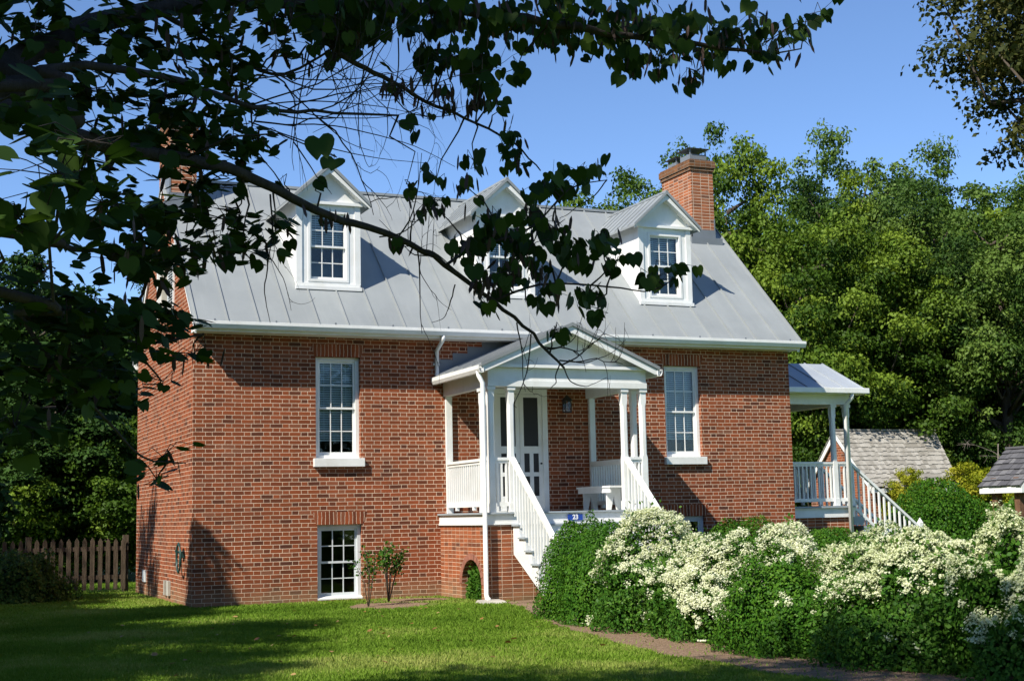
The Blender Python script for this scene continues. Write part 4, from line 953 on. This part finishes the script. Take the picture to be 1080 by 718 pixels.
def sapling(x, y, h, w_, n_, label, seed, leafy=1.0):
    rs = np.random.RandomState(seed); e = empty('young_shrub', (x, y, 0)); tag(e, label, 'shrub', 'young shrubs in mulch beside the basement window'); st = MB(); parts = []
    for q in range(n_):
        a = rs.rand() * 6.28; l_ = h * rs.uniform(.6, 1.05); tp = np.array([math.cos(a) * w_ * rs.rand(), math.sin(a) * w_ * rs.rand(), l_]); mid = tp * np.array([.4, .4, .55]) + rs.normal(size=3) * .02
        st.tube([(0, 0, -.03), mid, tp], [.010, .007, .003], 5)
        m = int(52 * leafy); t_ = rs.uniform(.15, 1, m) ** .8; P = (mid[None] * (1 - t_)[:, None] + tp[None] * t_[:, None]) + rs.normal(size=(m, 3)) * .055
        P[:, 2] = np.maximum(P[:, 2], .03); parts.append(leaves(P, rs.normal(size=(m, 3)) + np.array([0, 0, .3]), rs.normal(size=(m, 3)) + np.array([0, 0, .8]), .055 * rs.uniform(.6, 1.3, m), T_OVAL, F_OVAL, rs.rand(m) * .9))
    put('foliage', np_mesh('young_shrub_foliage', *join(parts), 'vine'), e); st.build('stem', 'bark', e, True)
sapling(2.62, -2.0, .95, .30, 7, 'thin twiggy young shrub right of the lit basement window', 5, .7); sapling(3.28, -1.1, 1.0, .32, 11, 'denser leafy young shrub in mulch left of the porch', 6)

# ------------------------------------------------------------------ the redbud over the camera
redbud = empty('redbud_tree', (-8.2, -21.2, 0)); RL = np.array((-8.2, -21.2, 0.)); tag(redbud, 'dark overhanging redbud with heart shaped leaves and hanging pods across the top left', 'tree')
limbs = MB(); fork = np.array((-7.6, -21.0, 2.6)); limbs.tube([(-8.2, -21.2, -.2), (-8.05, -21.15, 1.2), fork], [.17, .14, .12], 9)
PL, PP = [], []          # leaf anchors, pod anchors
def curve(pts, r0, r1, start=None, nn=7):
    P = [at(*p) for p in pts]
    if start is not None: P = [start] + P
    Q = []
    for i_ in range(len(P) - 1):
        p0, p1, p2, p3 = P[max(i_ - 1, 0)], P[i_], P[i_ + 1], P[min(i_ + 2, len(P) - 1)]
        for t_ in np.linspace(0, 1, 5)[:-1]: Q.append(.5 * ((2 * p1) + (p2 - p0) * t_ + (2 * p0 - 5 * p1 + 4 * p2 - p3) * t_ ** 2 + (3 * p1 - p0 - 3 * p2 + p3) * t_ ** 3) + RS.normal(size=3) * r0 * .15)
    Q.append(P[-1]); limbs.tube(Q, list(np.linspace(r0, r1, len(Q))), nn); return Q
MAIN = [
    curve([(-30, 95, 4.2), (0, 72, 4.4), (60, 40, 4.7), (130, 16, 5.0), (240, 4, 5.3), (380, 6, 5.6), (520, 16, 5.9), (640, 34, 6.1), (740, 48, 6.3), (810, 58, 6.4)], .055, .006, fork, 9),
    curve([(-30, 90, 4.0), (40, 72, 4.2), (110, 72, 4.4), (190, 86, 4.7), (265, 112, 5.0), (330, 118, 5.3), (420, 122, 5.6)], .022, .004, fork),
    curve([(-30, 110, 3.8), (60, 140, 4.1), (165, 163, 4.5), (215, 172, 4.7), (265, 187, 4.9), (310, 210, 5.1), (360, 232, 5.3), (420, 250, 5.5), (470, 278, 5.7), (520, 318, 5.9), (560, 352, 6.0), (595, 388, 6.1)], .030, .005, fork, 8),
    curve([(-40, 240, 3.6), (20, 252, 3.9), (80, 262, 4.2), (140, 268, 4.5)], .018, .005, fork),
    curve([(-40, 300, 3.6), (20, 330, 3.9), (80, 350, 4.2), (150, 362, 4.5), (215, 352, 4.7)], .018, .003, fork),
    curve([(150, 5, 5.0), (200, 30, 5.1), (250, 62, 5.3), (300, 78, 5.5), (370, 40, 5.6)], .012, .004),
    curve([(330, 8, 5.5), (350, 50, 5.6), (385, 72, 5.7), (420, 90, 5.8), (450, 108, 5.9), (490, 124, 6.0), (540, 150, 6.1), (570, 180, 6.2)], .014, .003),
    curve([(470, 280, 5.7), (500, 262, 5.8), (560, 240, 5.9), (600, 200, 6.0), (640, 190, 6.0)], .007, .002),
    curve([(520, 318, 5.9), (570, 300, 6.0), (640, 302, 6.1), (690, 306, 6.2), (725, 280, 6.2)], .006, .002),
    curve([(60, 390, 4.0), (110, 440, 4.2), (150, 482, 4.4), (196, 488, 4.5)], .008, .002, at(20, 330, 3.9)),
    curve([(140, 368, 4.5), (170, 402, 4.6), (150, 405, 4.6)], .004, .002),
]
# bare twigs in the gap right of the leafy mass
for (a, c, sag) in [((262, 70), (470, 62), 18), ((255, 95), (460, 110), 22), ((270, 112), (455, 125), -10), ((262, 84), (430, 20), 12), ((290, 120), (440, 60), 26), ((300, 90), (395, 160), 12), ((285, 60), (400, 112), -16), ((262, 128), (450, 172), 8), ((300, 132), (480, 176), -14),
        ((330, 40), (310, 180), 20), ((350, 20), (380, 150), -22), ((395, 50), (330, 140), 14), ((420, 40), (400, 165), 10), ((310, 150), (350, 205), 8), ((455, 270), (400, 232), 10), ((400, 250), (470, 205), 10), ((440, 262), (520, 330), -16), ((560, 352), (545, 430), 20), ((595, 388), (640, 398), 14), ((600, 380), (660, 358), 10), ((575, 366), (615, 330), 12), ((480, 300), (455, 340), 8),
        ((280, 260), (285, 340), 4), ((300, 200), (252, 120), 8), ((470, 60), (480, 120), 6), ((640, 190), (590, 230), 8), ((590, 385), (583, 412), 5)]:
    t0 = 5.2 + (a[0] - 260) / 500; ex_, ey_ = (a[0] + c[0]) / 2 + RS.uniform(-8, 8), (a[1] + c[1]) / 2 + sag
    Q = curve([(a[0], a[1], t0), ((a[0] + ex_) / 2 + RS.uniform(-5, 5), (a[1] + ey_) / 2 + sag * .3, t0 + RS.uniform(-.1, .1)), (ex_, ey_, t0 + RS.uniform(-.2, .2)), ((c[0] + ex_) / 2 + RS.uniform(-5, 5), (c[1] + ey_) / 2 + sag * .25, t0 + RS.uniform(-.1, .2)), (c[0], c[1], t0 + .15)], .0032, .001, None, 5)
# a mesh of fine curving bare twigs
def sprout(p, d, ln, r, depth):
    q = [p]; n_ = 9; bend = RS.normal(size=2) * .26
    for k_ in range(n_):
        d = unit(d + _R * RS.normal() * .06 + _U * (bend[0] + RS.normal() * .22) + _fw * (bend[1] * .6 + RS.normal() * .08)); q.append(q[-1] + d * ln / n_)
    limbs.tube(q, list(np.linspace(r, r * .35, n_ + 1)), 4, False)
    if depth:
        for k_ in range(3 if depth > 1 else 2):
            i_ = RS.randint(2, n_); sprout(q[i_], unit(d * .6 + _R * .25 + _U * RS.normal() * .75 + _fw * RS.normal() * .3), ln * RS.uniform(.4, .7), r * .55, depth - 1)
for (x_, y_, t_, dx_, dy_, ln) in [(262, 72, 5.1, 1, .25, .75), (258, 96, 5.1, 1, -.05, .75), (262, 112, 5.1, 1, -.1, .8), (268, 128, 5.1, 1, -.35, .7), (300, 118, 5.3, 1, .2, .65), (315, 118, 5.3, 1, -.3, .6), (290, 80, 5.3, .8, .5, .5), (335, 30, 5.5, .35, -1, .5), (360, 30, 5.6, -.1, -1, .55), (385, 70, 5.7, -.2, -1, .45), (410, 85, 5.8, .3, -1, .4), (330, 120, 5.3, 1, -.6, .5), (400, 100, 5.8, 1, -.2, .5),
        (470, 280, 5.7, -.6, 1, .3), (545, 340, 5.9, .3, -1, .3), (575, 368, 6.0, 1, -.2, .3), (592, 385, 6.1, 1, .3, .35), (590, 380, 6.1, .8, -.3, .3), (440, 262, 5.6, .2, -1, .35), (500, 300, 5.8, 1, .3, .5), (285, 205, 5.0, .1, -1, .35), (420, 250, 5.5, .8, .6, .35)]:
    sprout(at(x_, y_, t_), unit(_R * dx_ + _U * dy_), ln, .0036, 2)
# leaf masses: centre, half-size, count, distance, leaf length, pods
CL = [
    # dense upper left
    (40, 30, 60, 40, 110, 4.6, .085, 8), (130, 40, 60, 40, 130, 4.8, .085, 10), (215, 30, 55, 35, 120, 5.1, .085, 14), (90, 95, 80, 35, 110, 4.5, .09, 6), (190, 110, 60, 40, 130, 4.8, .085, 16), (245, 75, 30, 40, 70, 5.1, .085, 14), (120, 150, 80, 32, 110, 4.5, .09, 8), (215, 150, 50, 28, 90, 4.8, .085, 10),
    (290, 20, 40, 22, 70, 5.3, .085, 14), (345, 25, 40, 20, 60, 5.5, .085, 8), (262, 140, 30, 25, 40, 5.0, .085, 4), (300, 55, 22, 14, 12, 5.4, .085, 6), (30, 120, 45, 30, 60, 3.6, .11, 0),
    # big close leaves
    (60, 185, 75, 26, 22, 3.2, .125, 0), (25, 235, 50, 24, 24, 3.3, .12, 0), (110, 215, 60, 20, 24, 3.5, .11, 2), (95, 150, 50, 20, 12, 3.2, .12, 0),
    # left middle in front of the chimney and gable
    (150, 225, 60, 26, 70, 4.5, .095, 10), (190, 265, 55, 28, 80, 4.6, .095, 14), (240, 232, 50, 22, 60, 4.9, .09, 10), (130, 275, 45, 20, 40, 4.4, .09, 10), (255, 262, 40, 14, 26, 4.9, .09, 6), (290, 240, 22, 22, 14, 5.0, .09, 3), (210, 195, 45, 18, 40, 4.8, .09, 6),
    # lower left mass
    (40, 320, 60, 30, 120, 4.0, .09, 10), (100, 340, 55, 32, 110, 4.2, .09, 10), (60, 390, 60, 36, 110, 4.0, .09, 6), (145, 345, 35, 28, 60, 4.5, .085, 8), (110, 405, 35, 30, 46, 4.2, .085, 4), (15, 450, 34, 40, 50, 3.8, .09, 2), (180, 335, 22, 22, 26, 4.6, .085, 6), (205, 373, 30, 6, 9, 4.7, .085, 6), (172, 402, 12, 10, 5, 4.6, .085, 0), (172, 482, 26, 8, 6, 4.5, .085, 2), (165, 505, 24, 8, 7, 4.5, .085, 1),
    # upper middle band
    (400, 10, 50, 10, 60, 5.6, .085, 24), (470, 15, 40, 14, 60, 5.8, .085, 36), (530, 22, 36, 14, 50, 6.0, .085, 26), (590, 20, 40, 24, 80, 6.1, .085, 40), (650, 30, 40, 26, 90, 6.2, .085, 50), (710, 32, 40, 26, 80, 6.3, .085, 40), (770, 36, 36, 22, 60, 6.4, .085, 26), (815, 40, 26, 20, 28, 6.4, .085, 10), (845, 40, 16, 14, 9, 6.4, .085, 6), (866, 12, 5, 4, 2, 6.4, .085, 0), (855, 22, 6, 5, 2, 6.4, .085, 0), (655, 80, 3, 2, 1, 6.2, .10, 0), (735, 75, 28, 8, 10, 6.3, .085, 10), (690, 62, 40, 8, 14, 6.3, .085, 20),
    # single sprays against the sky
    (368, 20, 22, 14, 14, 5.6, .085, 6), (355, 40, 30, 8, 14, 5.5, .085, 4), (452, 55, 22, 16, 14, 5.9, .09, 4), (480, 62, 26, 14, 16, 5.9, .09, 4), (505, 55, 16, 14, 10, 6.0, .09, 4), (438, 46, 10, 8, 4, 5.9, .08, 4), (505, 82, 14, 14, 9, 6.0, .09, 2), (522, 100, 10, 6, 3, 6.1, .085, 4), (432, 130, 10, 8, 4, 5.9, .085, 1), (545, 72, 14, 6, 5, 6.1, .085, 0), (505, 105, 10, 6, 4, 6.0, .08, 10), (465, 100, 30, 16, 6, 5.9, .07, 40), (525, 118, 12, 6, 4, 6.1, .085, 4), (535, 148, 20, 12, 12, 6.1, .09, 4), (500, 170, 18, 10, 6, 6.0, .085, 2), (545, 172, 14, 10, 6, 6.1, .085, 2), (415, 92, 8, 8, 3, 5.8, .08, 20), (335, 190, 6, 6, 2, 5.2, .085, 0), (355, 166, 8, 5, 2, 4.2, .10, 0), (430, 190, 8, 6, 3, 5.8, .08, 0), (460, 190, 9, 6, 4, 5.9, .085, 0), (300, 195, 10, 6, 3, 5.1, .085, 0),
    # in front of the middle dormer and the roof
    (455, 215, 16, 10, 5, 5.8, .085, 6), (520, 240, 24, 16, 26, 5.9, .09, 10), (500, 258, 26, 14, 12, 5.8, .09, 24), (545, 255, 20, 22, 22, 6.0, .09, 16), (530, 290, 24, 14, 12, 5.9, .09, 34), (510, 300, 20, 10, 4, 5.9, .09, 26), (560, 225, 16, 10, 8, 6.0, .085, 4), (575, 200, 20, 14, 14, 6.0, .09, 2), (610, 185, 18, 12, 12, 6.0, .09, 2), (630, 178, 8, 6, 4, 6.0, .085, 0), (585, 240, 16, 16, 10, 6.0, .09, 8), (600, 265, 24, 14, 18, 6.1, .09, 6), (635, 255, 18, 12, 12, 6.1, .09, 2), (650, 275, 18, 10, 10, 6.1, .09, 2), (690, 292, 24, 8, 9, 6.2, .085, 0), (720, 280, 12, 6, 4, 6.2, .085, 0), (620, 310, 22, 12, 12, 6.1, .09, 4), (580, 310, 22, 14, 12, 6.0, .09, 6), (630, 325, 12, 8, 4, 6.1, .085, 1), (515, 320, 14, 6, 5, 5.9, .085, 1), (585, 348, 14, 8, 6, 6.1, .09, 1), (490, 196, 14, 8, 5, 5.9, .085, 10), (565, 285, 20, 10, 6, 6.0, .085, 10), (420, 252, 20, 5, 3, 5.5, .085, 5), (440, 222, 16, 8, 2, 5.6, .085, 6), (340, 225, 18, 3, 1, 5.2, .07, 14), (600, 150, 6, 6, 0, 6.1, .08, 0)]
MPTS = np.array([q for m_ in MAIN for q in m_])
for (cx, cy, rx_, ry_, n_, t_, s_, pods) in CL:
    c = at(cx, cy, t_); sc = t_ / F_PX; m = max(1, int(n_ * (.90 if n_ >= 55 else 1.12 if cx > 440 and cy > 150 else 1.0))) if n_ else 0
    g2 = RS.normal(size=(m, 2)) * .5; g2 = np.clip(g2, -1.2, 1.2)
    for (gx, gy) in g2:
        p = c + _R * gx * rx_ * sc - _U * gy * ry_ * sc + _fw * RS.normal() * .18; PL.append((p, s_ * RS.uniform(.52, .95) * (.88 if cx < 330 else 1), cx < 330 and RS.rand() < .8))
    for q in range(int(pods * 1.1)):
        gx, gy = RS.normal() * .55, RS.normal() * .55; p = c + _R * gx * rx_ * sc - _U * (gy * ry_ - 4) * sc + _fw * RS.normal() * .15; PP.append(p)
    # a forking twig from the nearest limb into the cluster, with side shoots to some of its leaves
    if n_ >= 2:
        dd_ = np.linalg.norm(MPTS - c, axis=1); a = MPTS[np.argmin(dd_ + .5 * RS.rand(len(dd_)) * dd_.min())]; ln = np.linalg.norm(c - a)
        if ln > .02:
            k1 = (a * 2 + c) / 3 + RS.normal(size=3) * .09 * ln + _U * .08 * ln; k2 = (a + c * 2) / 3 + RS.normal(size=3) * .09 * ln + _U * .06 * ln
            limbs.tube([a, k1, k2, c], [.0048, .0038, .0028, .0016], 5, False)
        mine = [q_ for q_ in PL[-m:]]
        for q_ in mine[:14]:
            e_ = q_[0]; k1 = (c + e_) / 2 + RS.normal(size=3) * .02 + _U * .015; limbs.tube([c, k1, e_], [.0018, .0014, .0008], 4, False)
limbs.v = [tuple(np.array(p) - RL) for p in limbs.v]; limbs.build('limbs', 'darkbark', redbud, True)
P = np.array([p for p, s, q in PL]); S = np.array([s for p, s, q in PL]); near = np.array([q for p, s, q in PL]); m = len(P)
dr = np.array([0, 0, -1.]) + RS.normal(size=(m, 3)) * np.array([.45, .45, .3]) + _r * .15
nn = unit(RS.normal(size=(m, 3)) * .6 - np.array([_fw[0], _fw[1], 0]) * .5 + np.array([0, 0, .55]))
dr[near] = _r * np.sign(RS.uniform(-1, 1.4, (near.sum(), 1))) + np.array([0, 0, -.35]) + RS.normal(size=(near.sum(), 3)) * .25; nn[near] = np.array([0, 0, 1.]) - _fw * .15 + RS.normal(size=(near.sum(), 3)) * .30
put('leaves', np_mesh('redbud_leaves', *leaves(P - RL, dr, nn, S, T_HEART, F_HEART, np.clip(RS.rand(m), 0, 1)), 'redbud'), redbud)
P = np.array(PP); m = len(P); print('redbud leaves', len(PL), 'pods', m)
put('seed_pods', np_mesh('redbud_pods', *leaves(P - RL, np.array([0, 0, -1.]) + RS.normal(size=(m, 3)) * .22, RS.normal(size=(m, 3)), RS.uniform(.05, .085, m), T_POD, F_OVAL, RS.rand(m)), 'pod'), redbud)
